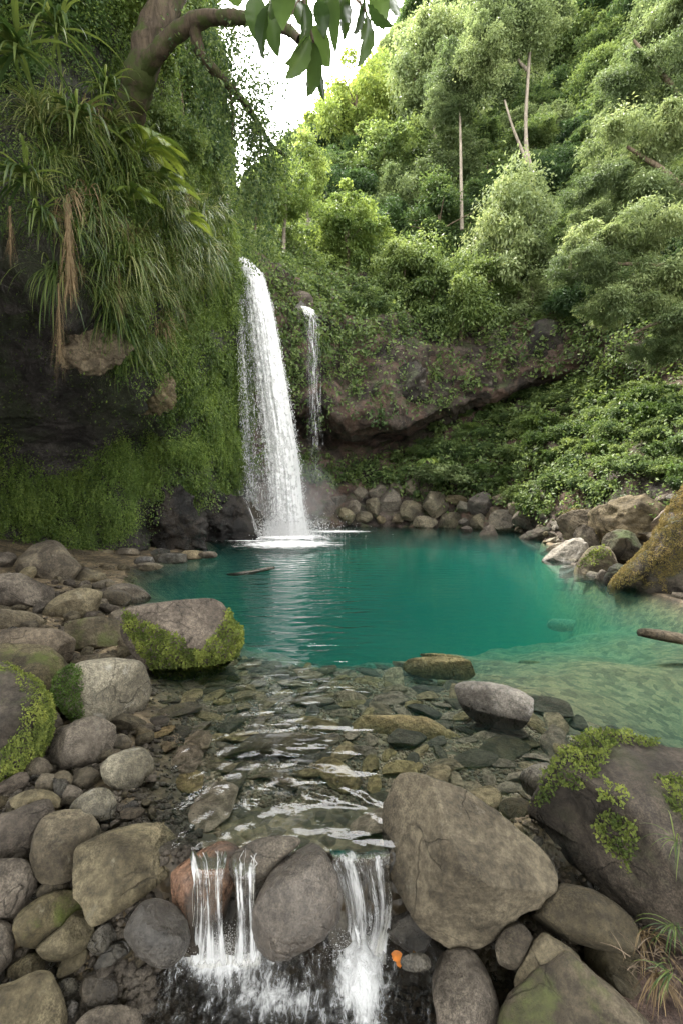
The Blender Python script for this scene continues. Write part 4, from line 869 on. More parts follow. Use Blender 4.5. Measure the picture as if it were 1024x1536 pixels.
# ------------------------------------------------------------------ trees
def crown_mesh(name, seed, nclump=46, per=360, L=0.075, squash=0.85, shape='round', droop=0.3, W=0.5, core=0.55):
    rs_ = np.random.RandomState(seed)
    d = unit(rs_.normal(size=(nclump, 3))); d[:, 2] = d[:, 2] * 0.95 - 0.05
    r = (0.3 + 0.7 * rs_.rand(nclump) ** 0.6) * (1 + .5 * fbm(d * 1.3 + seed, 2)); c = d * r[:, None]
    if shape == 'tall': c = c * np.array([0.55, 0.55, 1.25])
    if shape == 'flat': c = c * np.array([1.1, 1.1, 0.5])
    c = c * np.array([1, 1, squash]); c += rs_.normal(size=c.shape) * 0.07
    rad = 0.11 + 0.24 * rs_.rand(nclump) ** 1.3; tc = rs_.rand(nclump)
    N = nclump * per; k = np.repeat(np.arange(nclump), per)
    q = unit(rs_.normal(size=(N, 3))); q[:, 2] = np.where(rs_.rand(N) < 0.65, np.abs(q[:, 2]), q[:, 2])
    # frayed sprays rather than smooth balls
    fr_ = 1 + 0.95 * fbm(c[k] * 3 + q * 2.4 + seed, 4)[:, None] + (rs_.rand(N, 1) < .14) * rs_.rand(N, 1) * .8
    p = c[k] + q * (rad[k] * (core + (1 - core) * rs_.rand(N)))[:, None] * np.array([1.15, 1.15, 0.8]) * fr_
    n = unit(q + np.array([0, 0, 0.7]) + rs_.normal(size=(N, 3)) * 0.5)
    dd = q * 0.8 + rs_.normal(size=(N, 3)) * 0.6 + np.array([0, 0, -droop])
    s = L * (0.6 + 0.8 * rs_.rand(N))
    return leaves_mesh(name, p, n, dd, s, s * W, rs_, np.clip(0.5 * tc[k] + 0.5 * rs_.rand(N), 0, 1))
def trunk_mesh(name, seed, h=1.6, r=0.055, lean=0.1, limbs=5):
    rs_ = np.random.RandomState(seed); t = [(0, 0, -h), (lean * .3, 0, -h * .6), (lean, lean * .4, -h * .2), (lean * .8, 0, 0.35)]
    parts = [limb(t, r * 1.3, r * 0.35, 18, 8, 0.3, seed)]
    for j in range(limbs):
        a = rs_.rand() * 6.28; e = rs_.uniform(.2, .8); z0 = rs_.uniform(-.45, .1); L_ = rs_.uniform(.4, .8)
        b = np.array([lean, 0, z0]); q = np.array([math.cos(a), math.sin(a), e]) * L_
        parts.append(limb([b, b + q * .4 + [0, 0, .03], b + q], r * .45, r * .1, 9, 6, .2, j))
    v, f = joinm(parts); return mesh_np(name, v, f)
def make_tree(nm, crown, trunk, lm, bk, loc=(0, 0, 0), sc=1.0, rot=0, **k):
    t = empty(nm, loc, **k); t.scale = (sc, sc, sc) if not hasattr(sc, '__len__') else sc; t.rotation_euler = (0, 0, rot)
    obj('crown', crown, lm, t); obj('trunk', trunk, bk, t); return t
CR = [crown_mesh('crown', 100 + i, nclump=62 + 8 * (i % 3), per=330, shape=['round', 'flat', 'round', 'tall', 'round', 'flat'][i], L=0.07) for i in range(6)]
TR = [trunk_mesh('trunk', 10 + i) for i in range(3)]
LM = ['leaf_hill', 'leaf_hill', 'leaf_hill', 'leaf_dark', 'leaf_hill', 'leaf_lime']
for i, m_ in enumerate(CR): m_.materials.append(M['leaf_hill'])
for m_ in TR: m_.materials.append(M['bark'])
def tree_at(px, py, Y, R, kind, lm='leaf_hill', bk='bark', label=None, group=None, name='tree', rz=None, sq=1.0):
    t = empty(name, P(px, py, Y), label=label, cat='tree', group=group); r_ = random.Random(int(px * 13 + py)); t.scale = (R, R, R * sq)
    t.rotation_euler = (0, 0, r_.uniform(0, 6.28) if rz is None else rz)
    a = obj('crown', CR[kind % 6], None, t); b = obj('trunk', TR[kind % 3], None, t)
    for o, mm in ((a, lm), (b, bk)):
        o.material_slots[0].link = 'OBJECT'; o.material_slots[0].material = M[mm]
    return t
# forest on the hillside: trees rooted on the slope
rh = random.Random(11); rs = np.random.RandomState(21); cnt = 0; used = []
pxg, pyg = proj(SB)
cand = [(i, j) for i in range(14, 175, 3) for j in range(0, 340, 3) if -40 < pxg[i, j] < 1080 and -160 < pyg[i, j] < 475]
rh.shuffle(cand)
for i, j in cand:
    if cnt >= 230: break
    p = SB[i, j]; x_, y_ = pxg[i, j], pyg[i, j]
    if x_ < 500 and y_ > 215: continue
    if x_ < 640 and i < 50 and y_ < np.interp(x_, [440, 520, 600, 640], [260, 215, 110, 20]): continue
    if 350 < x_ < 620 and y_ > 200 and p[1] < 34: continue
    R = rh.uniform(1.3, 2.7) * (p[1] / 35) ** 0.8 * rh.choice([.75, 1, 1, 1.3])
    if any(np.linalg.norm(p - q) < 0.74 * (R + s) for q, s in used): continue
    used.append((p, R)); n = NB[i, j]; n = n if n[1] < 0.3 else -n
    t = tree_at(x_, y_, p[1], R, rh.randrange(6), rh.choice(['leaf_hill'] * 5 + ['leaf_dark'] * 2 + ['leaf_willow']),
                label='leafy green tree in the dense forest on the steep hillside', group='trees of the hillside forest')
    t.location = Vector(p) + Vector(n) * R * 0.25 + Vector((0, 0, R * 0.12)); cnt += 1
print('hill trees', cnt)
# trees one can tell apart: (px, py, Y, radius, kind, leaf, bark, squash, label)
for k, (px, py, Y_, R, kd, lm, bk, sq, lab) in enumerate([
    (425, 290, 27, 1.9, 0, 'leaf_lime', 'barkpale', 1.15, 'bright yellow green tree above the top of the waterfall'),
    (462, 258, 31, 1.7, 3, 'leaf_lime', 'barkpale', 1.3, 'slender bright tree right of the bright tree above the waterfall'),
    (383, 300, 25.5, 1.1, 2, 'leaf_willow', 'bark', 1.2, 'small thin tree at the waterfall lip beside the ivy cliff'),
    (520, 350, 29, 2.3, 2, 'leaf_lime', 'bark', 1.1, 'pale sunlit bushy tree on the slope above the second fall'),
    (540, 158, 44, 3.9, 0, 'leaf_lime', 'bark', 1.0, 'yellow green sunlit tree on the ridge beside the gap of sky'),
    (610, 420, 27.5, 2.3, 4, 'leaf_hill', 'bark', 1.3, 'round leafy tree overhanging the brown far cliff'),
    (775, 350, 27.5, 2.7, 4, 'leaf_willow', 'bark', 1.5, 'domed grey green tree below the forked pale trunk'),
    (545, 460, 25.8, 1.2, 2, 'leaf_hill', 'bark', 1.2, 'small drooping tree at the far cliff edge above the cave'),
    (690, 445, 26.8, 2.3, 0, 'leaf_hill', 'bark', 1.3, 'dark tree overhanging the cliff below the domed grey green tree'),
    (855, 345, 24, 1.3, 3, 'leaf_hill', 'bark', 1.1, 'narrow dark green tree left of the big pale tree'),
    (655, 110, 38, 4.0, 4, 'leaf_willow', 'barkpale', 1.3, 'tall grey green feathery tree with a single thin trunk')]):
    tree_at(px, py, Y_, R, kd, lm, bk, lab, sq=sq)
# bare trunks standing out of the forest
def bare_tree(lab, ctrl_list, r0, crowns):
    o0 = ctrl_list[0][0]; base = P(*o0); t = empty('tree', base, label=lab, cat='tree')
    v, f = joinm([limb([P(*q) - base for q in c], r0 * s, r0 * s * 0.45, 26, 8, 0.2, 3) for c, s in [(c, 1.0 if i == 0 else 0.75) for i, c in enumerate(ctrl_list)]])
    obj('trunk', mesh_np('trunk', v, f), M['barkpale'], t)
    for (px, py, Y_, R, sq, kd, lm) in crowns:
        c = obj('crown', CR[kd], None, t, loc=P(px, py, Y_) - base); c.scale = (R, R, R * sq); c.material_slots[0].link = 'OBJECT'; c.material_slots[0].material = M[lm]
    return t
bare_tree('tall tree with a forked bare pale trunk standing out of the hillside', [
    [(798, 262, 29.5), (789, 225, 29.6), (788, 170, 29.8), (794, 70, 30), (795, 40, 30)], [(798, 262, 29.5), (782, 225, 29.4), (768, 190, 29.2), (756, 150, 29)], [(790, 105, 30), (778, 92, 30), (768, 72, 30)]], 0.15,
    [(775, 40, 30, 2.3, 1.0, 0, 'leaf_willow'), (735, 85, 29.5, 1.9, 1.1, 2, 'leaf_willow'), (815, 15, 31, 1.9, 1.0, 4, 'leaf_willow'), (745, 35, 30, 1.9, 1.0, 4, 'leaf_willow')])
bare_tree('straight bare trunk left of the forked pale one, under a feathery crown', [[(692, 345, 31), (691, 280, 31), (690, 210, 31.2), (688, 150, 31.5)]], 0.13,
    [(690, 120, 31.5, 1.9, 1.2, 2, 'leaf_willow'), (665, 165, 31.5, 1.3, 1.0, 4, 'leaf_willow')])
# big pale tree on the right
wt = empty('tree', P(985, 520, 17), label='big pale green tree leaning in from the right picture edge', cat='tree')
b0 = P(985, 520, 17)
v, f = joinm([limb([P(*q) - b0 for q in c], r, r * .3, 26, 8, .25, i) for i, (c, r) in enumerate([
    ([(1100, 560, 17), (1080, 400, 17.5), (1060, 200, 18), (1040, 40, 19)], .38), ([(1075, 330, 17.6), (1000, 260, 17), (940, 220, 16.5)], .16),
    ([(1085, 430, 17.3), (1000, 400, 16.6), (920, 395, 16)], .15), ([(1060, 200, 18), (1000, 120, 17.5), (950, 60, 17.5)], .14), ([(1090, 500, 17), (1000, 480, 16.3), (950, 500, 16)], .12)])])
obj('trunk', mesh_np('trunk', v, f), M['bark'], wt)
WC = [crown_mesh('crown', 300 + i, nclump=44, per=460, L=0.075, squash=0.7, shape='flat', droop=0.9, W=0.3, core=0.35) for i in range(2)]
for c in WC: c.materials.append(M['leaf_willow'])
for i, (px, py, Y_, R) in enumerate([(1010, 60, 18, 1.9), (960, 120, 17.5, 1.5), (1040, 170, 17, 1.8), (960, 215, 17, 1.7), (915, 280, 16.8, 1.25), (1010, 300, 16.3, 1.8), (930, 360, 16, 1.6), (880, 400, 16, 1.1),
                                      (1000, 420, 15.8, 1.6), (930, 460, 16, 1.3), (1050, 480, 15.5, 1.5), (990, 525, 16.2, 1.0), (1090, 30, 17, 2), (890, 330, 17, .9)]):
    c = obj('crown', WC[i % 2], None, wt, loc=P(px, py, Y_) - b0); c.scale = (R, R, R * 0.95); c.rotation_euler = (0, 0, i * 1.7)
# shrubs on the right bank
SH = [crown_mesh('foliage', 400 + i, nclump=34, per=340, L=0.10, squash=0.6, shape='flat', droop=0.2, W=0.55) for i in range(4)]
for c in SH: c.materials.append(M['leaf_hill'])
rs2 = random.Random(8); used = []; cnt = 0
cand = [(i, j) for i in range(238, 300, 2) for j in range(120, 350, 2) if 620 < pxg[i, j] < 1060 and 575 < pyg[i, j] < 760]
rs2.shuffle(cand)
for i, j in cand:
    p = SB[i, j]; R = rs2.uniform(0.45, 0.95)
    if pyg[i, j] > np.interp(pxg[i, j], [640, 700, 780, 850, 950, 1100], [700, 730, 758, 752, 742, 735]): continue
    if any(np.linalg.norm(p - q) < 0.75 * (R + s) for q, s in used) or cnt > 105: continue
    used.append((p, R)); o = obj('shrub', SH[cnt % 4], None, None, loc=Vector(p) + Vector((0, -0.15, R * 0.35)), label='low leafy shrub on the green bank behind the right shore', cat='shrub', group='shrubs of the right bank')
    o.scale = (R, R, R * 1.1); o.rotation_euler = (0, 0, rs2.uniform(0, 6.28)); cnt += 1
    o.material_slots[0].link = 'OBJECT'; o.material_slots[0].material = M[rs2.choice(['leaf_hill', 'leaf_hill', 'ivydark', 'leaf_hill', 'ivy'])]
for px, py, Y_, R, mm, lab in [(675, 712, 24.4, 1.5, 'leaf_willow', 'leaning rounded shrub above the centre of the far pile'), (808, 758, 20.3, .75, 'leaf_lime', 'bright green shrub where the right shore meets the bank'), (842, 768, 18.4, .6, 'leaf_lime', 'small bright shrub right of the bright green one on the shore')]:
    o = obj('shrub', SH[1], None, None, loc=P(px, py, Y_), label=lab, cat='shrub'); o.scale = (R, R, R * .8); o.material_slots[0].link = 'OBJECT'; o.material_slots[0].material = M[mm]
# leafy crowns above the left cliff and around its face
for k, (px, py, Y_, R, kd, lm, sq, lab) in enumerate([
    (272, 60, 13.5, 1.25, 0, 'leaf_hill', 1.3, 'hanging tree crown beside the gap of sky at the top of the left cliff'),
    (285, 190, 14.8, 1.15, 2, 'leaf_hill', 1.3, 'leafy tree on the edge of the left cliff under the arching branch'),
    (318, 300, 17.0, 0.9, 4, 'leaf_hill', 1.2, 'tree on the cliff edge just left of the waterfall top'),
    (190, 20, 10.5, 1.2, 4, 'leaf_lime', 1.0, 'yellow green leafy tree at the top behind the thick trunk'),
    (90, 40, 9.2, 1.0, 2, 'leaf_dark', 1.0, 'dark leafy tree in the top left corner'),
    (245, 220, 12, 0.95, 1, 'leaf_hill', 1.2, 'small leafy tree right of the trunk foot on the left cliff'),
    (20, 120, 8.4, .7, 4, 'leaf_dark', 1.0, 'dark bush at the left edge above the fan leaved palm')]):
    tree_at(px, py, Y_, R, kd, lm, 'bark', lab, sq=sq)

# ------------------------------------------------------------------ old tree with the arching branch
b0 = P(195, 160, 9.3)
ot = empty('tree', b0, label='old thick tree on the left cliff arching a bare branch across the sky', cat='tree')
def L_(c, r0, r1, n=30, seg=12, wob=.45, s=0): return limb([P(*q) - b0 for q in c], r0, r1, n, seg, wob, s)
v, f = joinm([L_([(180, 195, 9.6), (200, 150, 9.3), (212, 110, 9.0), (225, 60, 9.0), (250, 10, 9.2), (275, -60, 9.6)], .30, .24, 34, 14), 
              L_([(205, 130, 9.2), (190, 150, 9.2), (175, 185, 9.5)], .14, .08)])
obj('trunk', mesh_np('trunk', v, f), M['barkmoss'], ot)
v, f = joinm([L_([(212, 112, 9.0), (235, 80, 8.7), (270, 45, 8.5), (310, 27, 8.3), (355, 26, 8.0), (400, 32, 7.6), (432, 44, 7.2), (450, 60, 7.0)], .17, .055, 40, 12, .35),
              L_([(292, 40, 8.4), (300, 78, 8.6), (330, 115, 8.9), (360, 145, 9.3), (385, 180, 9.8), (405, 215, 10.2), (430, 235, 10.4)], .11, .035, 40, 10, .5, 4),
              L_([(385, 180, 9.8), (392, 210, 9.8), (390, 240, 9.8)], .05, .015, 14, 6), L_([(345, 130, 9.1), (350, 170, 9.2), (348, 210, 9.2)], .04, .012, 14, 6)])
obj('branch', mesh_np('branch', v, f), M['barkmoss'], ot)
# leafy strands hanging from the branch
rs = np.random.RandomState(77); pts = []
for (px, py, Y_, ln, nn) in [(330, 118, 9, 1.6, 3), (350, 140, 9.2, 2.2, 4), (372, 165, 9.5, 2.6, 4), (390, 190, 9.8, 3.0, 6), (403, 215, 10.1, 2.4, 5), (318, 100, 8.8, 1.2, 3), (300, 60, 8.5, .8, 3), (350, 30, 8.0, .5, 3), (420, 230, 10.3, 1.0, 3), (385, 215, 9.8, 3.4, 5)]:
    a = P(px, py, Y_)
    for q in range(nn):
        s = a + rs.normal(size=3) * 0.14; m_ = int(70 * ln); tt = rs.rand(m_, 1) * ln * rs.uniform(.5, 1)
        pts.append(s + np.concatenate([0.10 * np.sin(tt * 2 + q) + rs.normal(size=(m_, 1)) * .055, rs.normal(size=(m_, 1)) * .055, -tt], 1))
# small leaves along the branches and twigs against the sky
for c in range(230):
    t_ = rs.rand(); px = np.interp(t_, [0, .35, .6, 1], [300, 335, 370, 420]) + rs.normal() * 30; py = np.interp(t_, [0, .35, .6, 1], [50, 120, 160, 225]) + rs.normal() * 30
    a = P(px, py, np.interp(t_, [0, 1], [8.6, 10.2])); pts.append(a + rs.normal(size=(26, 3)) * 0.11)
p = np.concatenate(pts); n = len(p); s = .045 * (0.6 + .8 * rs.rand(n))
obj('foliage', leaves_mesh('foliage', p - b0, unit(rs.normal(size=(n, 3))), rs.normal(size=(n, 3)) + [0, 0, -1], s * 1.5, s * .9, rs, rs.rand(n)), M['leaf_hill'], ot)

# ------------------------------------------------------------------ large glossy leaves hanging into the top of the picture
def big_leaf(base, tip, width, bend, roll):
    base, tip = np.array(base), np.array(tip); d = tip - base; L0 = np.linalg.norm(d); d /= L0
    view = unit(base - np.array([0, 0, H])); s = np.cross(d, view); s /= np.linalg.norm(s); n = np.cross(s, d)
    s, n = s * math.cos(roll) + n * math.sin(roll), n * math.cos(roll) - s * math.sin(roll)
    vs = []; R0, C0 = 13, 6
    for i in range(R0):
        t = i / (R0 - 1); w_ = width * (math.sin(math.pi * min(1, t ** 0.85)) ** 0.75) * (1 - .15 * t) + 0.002; c = base + d * L0 * t + n * bend * math.sin(math.pi * t) * L0
        for j in range(C0 + 1):
            q = (j / C0 - .5) * 2; vs.append(c + s * w_ * q + n * (abs(q) ** 1.3 * w_ * 0.28 + 0.006 * math.sin(t * 30) * abs(q)))
    idx = np.arange(R0 * (C0 + 1)).reshape(R0, C0 + 1)
    return np.array(vs), np.stack([idx[:-1, :-1], idx[:-1, 1:], idx[1:, 1:], idx[1:, :-1]], -1).reshape(-1, 4)
b0 = P(470, -40, 3.2)
bl = empty('leafy_branch', b0, label='hanging branch with large glossy leaves at the top of the picture', cat='branch')
v, f = joinm([limb([P(*q) - b0 for q in c], r, r * .5, 16, 7, .1) for c, r in [([(470, -60, 3.2), (455, -10, 3.1), (462, 30, 3.05), (470, 62, 3.0)], .016), ([(470, -60, 3.2), (510, -25, 3.1), (540, 5, 3.1), (550, 20, 3.1)], .012), ([(455, -15, 3.1), (420, -10, 3.2), (400, 10, 3.2)], .01), ([(455, -10, 3.1), (440, 15, 3.0), (436, 40, 3.0)], .008)]])
obj('twig', mesh_np('twig', v, f), M['bark'], bl)
r_ = random.Random(5)
LV = [((560, -20), (575, 45), 13), ((578, -25), (598, 25), 11), ((505, -20), (522, 35), 13), ((420, -20), (408, 30), 12), ((462, 30), (428, 96), 17), ((455, 5), (440, 78), 13), ((466, 40), (495, 100), 16), ((470, 60), (462, 145), 11), ((468, 62), (486, 152), 10), ((465, 58), (428, 118), 12), ((402, 10), (396, 92), 10), ((400, 5), (418, 85), 13), ((384, -10), (384, 60), 14),
      ((440, -10), (452, 40), 12), ((478, 0), (486, 58), 10), ((500, -10), (503, 80), 8), ((520, -10), (515, 60), 13), ((550, 20), (536, 100), 12), ((548, 0), (530, 50), 12), ((552, 5), (590, 38), 9), ((550, 0), (566, 40), 8), ((538, -5), (540, 60), 15), ((430, -15), (424, 45), 14), ((460, -20), (470, 30), 14), ((350, -20), (356, 10), 11), ((500, -15), (478, 48), 9), ((488, -12), (495, 30), 14)]
for i, (a, b, w_) in enumerate(LV):
    Yl = r_.uniform(2.9, 3.25); v, f = big_leaf(P(a[0], a[1], Yl) - b0, P(b[0], b[1], Yl + r_.uniform(-.12, .12)) - b0, w_ / F * 3.7, r_.uniform(-.08, .12), r_.uniform(-.5, .5))
    me = mesh_np('leaf', v, f); set_tint(me, np.full(len(f), r_.uniform(.2, .9))); obj('leaf', me, M['bigleaf'], bl)

# ------------------------------------------------------------------ grasses hanging on the left cliff
rs = np.random.RandomState(31)
GT = [blades('blades', 72, 1.0, 0.030, rs, (0.35, -1, 0), 0.7, 2.2, rise=.35, mat=M['grass']) for _ in range(5)]
DT = [blades('blades', 40, 0.8, 0.018, rs, (0.3, -1, 0), 0.7, 2.2, rise=-0.2, mat=M['drygrass']) for _ in range(2)]
pxa, pya = proj(SA); r_ = random.Random(9); n_ = 0; tries = 0; used = []
def in_grass(x, y):
    if not (60 < x < 330 and 60 < y < 560): return False
    lip = np.interp(x, [60, 100, 150, 180, 215, 260, 330], [400, 440, 470, 540, 560, 480, 420])
    top_ = np.interp(x, [60, 120, 200, 260, 330], [190, 180, 240, 300, 330])
    return top_ < y < lip
while n_ < 120 and tries < 30000:
    tries += 1; i, j = r_.randrange(330), r_.randrange(300)
    x, y = pxa[i, j], pya[i, j]
    if not in_grass(x, y): continue
    p = SA[i, j]
    if any(np.linalg.norm(p - q) < 0.33 for q in used): continue
    used.append(p); s = r_.uniform(.65, 1.25) * (p[1] / 9.5) ** .5
    dry = r_.random() < 0.16
    o = obj('grass_tuft', (DT if dry else GT)[r_.randrange(2 if dry else 5)], None, None, loc=Vector(p) + Vector((.1, -.25, .1)), label='dry brown tuft of hanging grass on the left cliff' if dry else 'green tuft of long grass hanging on the left cliff', cat='grass',
            group='dry grass tufts on the left cliff' if dry else 'green grass tufts on the left cliff')
    o.scale = (s, s, s); o.rotation_euler = (r_.uniform(-.2, .2), r_.uniform(-.2, .2), r_.uniform(-.7, .9)); n_ += 1
# fan leaved palms, broad fern fronds
FP = blades('fronds', 40, 0.95, 0.055, rs, (0.2, -1, 0), 1.2, 2.1, rise=0.1, mat=M['grass'])
for px, py, Y_, s, lab in [(38, 262, 6.9, 1.0, 'fan leaved palm hanging at the left edge above the cave'), (25, 70, 7.0, 1.25, 'long leaved palm hanging down in the top left corner'), (85, 40, 7.4, 1.1, 'narrow leaved palm beside the dark leafy tree at the top left'), (118, 175, 7.8, 1.1, 'upright long bladed plant in the middle of the left cliff'), (60, 320, 6.9, .7, 'small palm under the fan leaved one at the cave lip'), (160, 130, 8.6, .9, 'bladed plant just below the thick trunk on the left')]:
    o = obj('palm', FP, None, None, loc=P(px, py, Y_), label=lab, cat='palm'); o.scale = (s, s, s); o.rotation_euler = (0, 0, r_.uniform(-.5, .5))
def fern(name, rs_, n=9, L=1.0):
    V_, F_, T_, o = [], [], [], 0
    for k in range(n):
        a = -math.pi / 2 + rs_.normal() * .9; d = np.array([math.cos(a), math.sin(a), .7 + rs_.normal() * .2]); d /= np.linalg.norm(d); p = np.zeros(3); pp = []
        for q in range(40): pp.append(p.copy()); d = unit(d + np.array([0, 0, -.05])); p = p + d * L / 40
        pp = np.array(pp); tg = unit(np.gradient(pp, axis=0)); sd = unit(np.cross(tg, [0, 0, 1])); up = np.cross(sd, tg)
        for s in (-1, 1):
            ln = L * .26 * np.sin(np.pi * (np.arange(40) + 4) / 46); v, f = leaf_quads(pp, up, sd * s + tg * .5 - up * .2, ln, ln * .13 + .006, rs_, .1)
            V_.append(v); F_.append(f + o); o += len(v); T_.append(np.full(len(f), rs_.rand()))
    me = mesh_np(name, np.concatenate(V_), np.concatenate(F_), False); set_tint(me, np.concatenate(T_)); me.materials.append(M['ivy']); return me
FN = fern('fronds', rs)
for px, py, Y_, s, lab in [(215, 225, 9.6, 1.1, 'bright green fern above the hanging grasses'), (240, 285, 10.5, 1.1, 'second fern right of the bright green one on the left cliff'), (270, 330, 12, 1.0, 'lowest fern above the grass at the right side of the left cliff'), (195, 300, 9.2, .8, 'fern half covered by grass in the middle of the left cliff'), (640, 690, 24, .8, 'pale fern on the bank above the far pile')]:
    o = obj('fern', FN, None, None, loc=P(px, py, Y_), label=lab, cat='fern'); o.scale = (s, s, s); o.rotation_euler = (0, 0, r_.uniform(-.6, .6))
# dead hanging fronds and roots
def dead(lab, px, py0, py1, Y_, r):
    b = P(px, py0, Y_); hh = abs(P(px, py1, Y_)[2] - b[2]); v = [limb([(0, 0, .05), (.02, -.03, -hh * .5), (.0, -.02, -hh * .9)], r * .35, r * .1, 20, 7, 1.2, 2)]
    me0 = blades('x', 150, hh * .42, r * .16, rs, (0, -1, 0), 1.6, 3.0, rise=-.6, seg=5); k = np.empty(len(me0.vertices) * 3, np.float32); me0.vertices.foreach_get('co', k); k = k.reshape(150, -1, 3); k = k * [.55, .55, 1.0] + np.array([0, 0, -1.0]) * (rs.rand(150, 1, 1) ** .8 * hh * .75)
    f0 = np.array([p.vertices[:] for p in me0.polygons]); v, f = joinm(v + [(k.reshape(-1, 3), f0)]); bpy.data.meshes.remove(me0)
    me = mesh_np('dead_frond', v, f); set_tint(me, rs.rand(len(f))); obj('dead_frond', me, M['drygrass'], None, loc=b, label=lab, cat='dead leaves')
dead('thick shaggy brown dead frond hanging over the cave mouth', 102, 312, 455, 7.0, .13)
dead('thin pale dead stem hanging at the far left of the cave mouth', 15, 315, 390, 6.6, .05)
dead('wispy dead roots hanging left of the thick shaggy frond', 88, 430, 560, 7.2, .04)
dead('frayed dead stems hanging beside the lit cliff rock', 178, 400, 480, 8.8, .07)

# unseen trees added around the viewer and over the pool to block sky light
for k, (x, y, z, R, lab) in enumerate([(-4.5, -3.5, 6.5, 3.4, 'unseen shade tree added behind the viewer on the left bank'), (0.5, -5.5, 7.5, 3.6, 'unseen shade tree added right behind the viewer'), (5.5, -3.0, 7.0, 3.4, 'unseen shade tree added behind the viewer on the right bank'), (7.5, 2.0, 8.5, 3.0, 'unseen shade tree added over the right bank beside the viewer'), (-7.5, 2.0, 9.0, 3.2, 'unseen shade tree added over the left bank beside the viewer'), (-1.5, 0.3, 8.5, 2.9, 'unseen shade crown added right over the viewer'), (3.2, 0.8, 9.5, 2.6, 'unseen shade crown added over the right foreground boulders'), (-3.4, 6.0, 14.5, 3.0, 'unseen crown added high over the pool to darken its reflections')]):
    t = tree_at(512, 500, 5, R, k, 'leaf_hill', 'bark', lab); t.location = (x, y, z)
# ------------------------------------------------------------------ waterfall
def sheet(rows, nr=120, nc=40, wob=0.05, bulge=0.3, seed=0, dens=None):
    """rows: (px left, px right, py, Y). Bulges toward the pool in the middle."""
    L = spline([P(a, c, Y_) for a, b, c, Y_ in rows], nr); R = spline([P(b, c, Y_) for a, b, c, Y_ in rows], nr)
    u = np.linspace(0, 1, nc); S = L[:, None] * (1 - u)[None, :, None] + R[:, None] * u[None, :, None]
    vv = np.linspace(0, 1, nr)[:, None]
    S[:, :, 1] -= bulge * np.sin(np.pi * u)[None] * (0.3 + .7 * vv)
    q = np.stack([u[None] * 9 + 0 * vv, vv * 3 + 0 * u[None], 0 * vv + 0 * u[None] + seed], -1).reshape(-1, 3)
    S[:, :, 1] += (fbm(q, 4).reshape(nr, nc)) * wob * (0.2 + vv)
    S[:, :, 0] += (fbm(q + 40, 3).reshape(nr, nc)) * wob * 0.4 * vv
    wid = np.linalg.norm(R - L, axis=1).mean(); ht = np.linalg.norm(np.diff(L, axis=0), axis=1).sum()
    me = mesh_np('sheet', S.reshape(-1, 3), gridfaces(nr, nc))
    uvl = me.uv_layers.new(name='UVMap'); li = np.empty(len(me.loops), np.int32); me.loops.foreach_get('vertex_index', li)
    UV = np.stack([np.tile(u * wid, nr), np.repeat(vv[:, 0] * ht, nc)], 1); uvl.data.foreach_set('uv', UV[li].astype(np.float32).ravel())
    U2, V2 = np.meshgrid(u, vv[:, 0]); d = dens(U2, V2) if dens else np.full_like(U2, .5)
    a = me.attributes.new('dens', 'FLOAT', 'POINT'); a.data.foreach_set('value', d.ravel().astype(np.float32))
    return me
def droplets(name, fn, n, s, rs_, stretch=3.0):
    p = fn(n); s_ = s * (0.35 + rs_.rand(n) ** 2 * 1.3); a = rs_.rand(n) * 6.28
    b = np.stack([np.cos(a), np.sin(a), 0 * a], 1); c = np.stack([-np.sin(a), np.cos(a), 0 * a], 1); z = np.array([0, 0, 1.0])
    v = np.stack([p + z * s_[:, None] * stretch, p + b * s_[:, None], p - b * s_[:, None] * .5 + c * s_[:, None] * .87, p - b * s_[:, None] * .5 - c * s_[:, None] * .87, p - z * s_[:, None] * stretch * .8], 1)
    o = np.arange(n)[:, None, None] * 5; f = (np.array([[0, 1, 2], [0, 2, 3], [0, 3, 1], [4, 2, 1], [4, 3, 2], [4, 1, 3]])[None] + o).reshape(-1, 3)
    return mesh_np(name, v.reshape(-1, 3), f)
def white_mat(name, a=1.0, c=0.88):
    m = NT(name); d = m.n('BsdfDiffuse'); d.inputs[0].default_value = (c, c, c, 1); t = m.n('BsdfTranslucent'); t.inputs[0].default_value = (c, c, c, 1)
    s = m.mixsh(.45, d.outputs[0], t.outputs[0])
    if a < 1: s = m.mixsh(a, m.n('BsdfTransparent').outputs[0], s)
    m.l(s, m.out.inputs[0]); return m.m
WD = white_mat('water drops', 0.8)
rs = np.random.RandomState(91)
wf = empty('waterfall', P(415, 800, 20.2), label='tall white waterfall pouring over the ivy covered cliff into the pool', cat='waterfall')
o0 = np.array(wf.location)
def child(nm, me, mat):
    v = np.empty(len(me.vertices) * 3, np.float32); me.vertices.foreach_get('co', v); me.vertices.foreach_set('co', (v.reshape(-1, 3) - o0).astype(np.float32).ravel()); me.update()
    return obj(nm, me, mat, wf)
main = [(349, 357, 383, 20.9), (351, 374, 391, 20.3), (355, 394, 412, 19.9), (357, 408, 460, 19.5), (359, 419, 520, 19.4), (361, 430, 580, 19.3), (364, 440, 640, 19.3), (368, 449, 700, 19.3), (372, 455, 760, 19.3), (375, 461, 803, 19.3)]
core = [(349, 357, 383, 20.8), (353, 374, 391, 20.1), (361, 394, 412, 19.7), (369, 408, 460, 19.3), (376, 419, 520, 19.2), (383, 430, 580, 19.1), (390, 440, 640, 19.1), (398, 449, 700, 19.1), (400, 455, 760, 19.1), (394, 462, 804, 19.1)]
back = [(349, 360, 385, 21.7), (353, 374, 395, 20.9), (356, 390, 420, 20.2), (357, 404, 500, 19.8), (359, 418, 600, 19.6), (364, 430, 700, 19.5), (372, 446, 803, 19.5)]
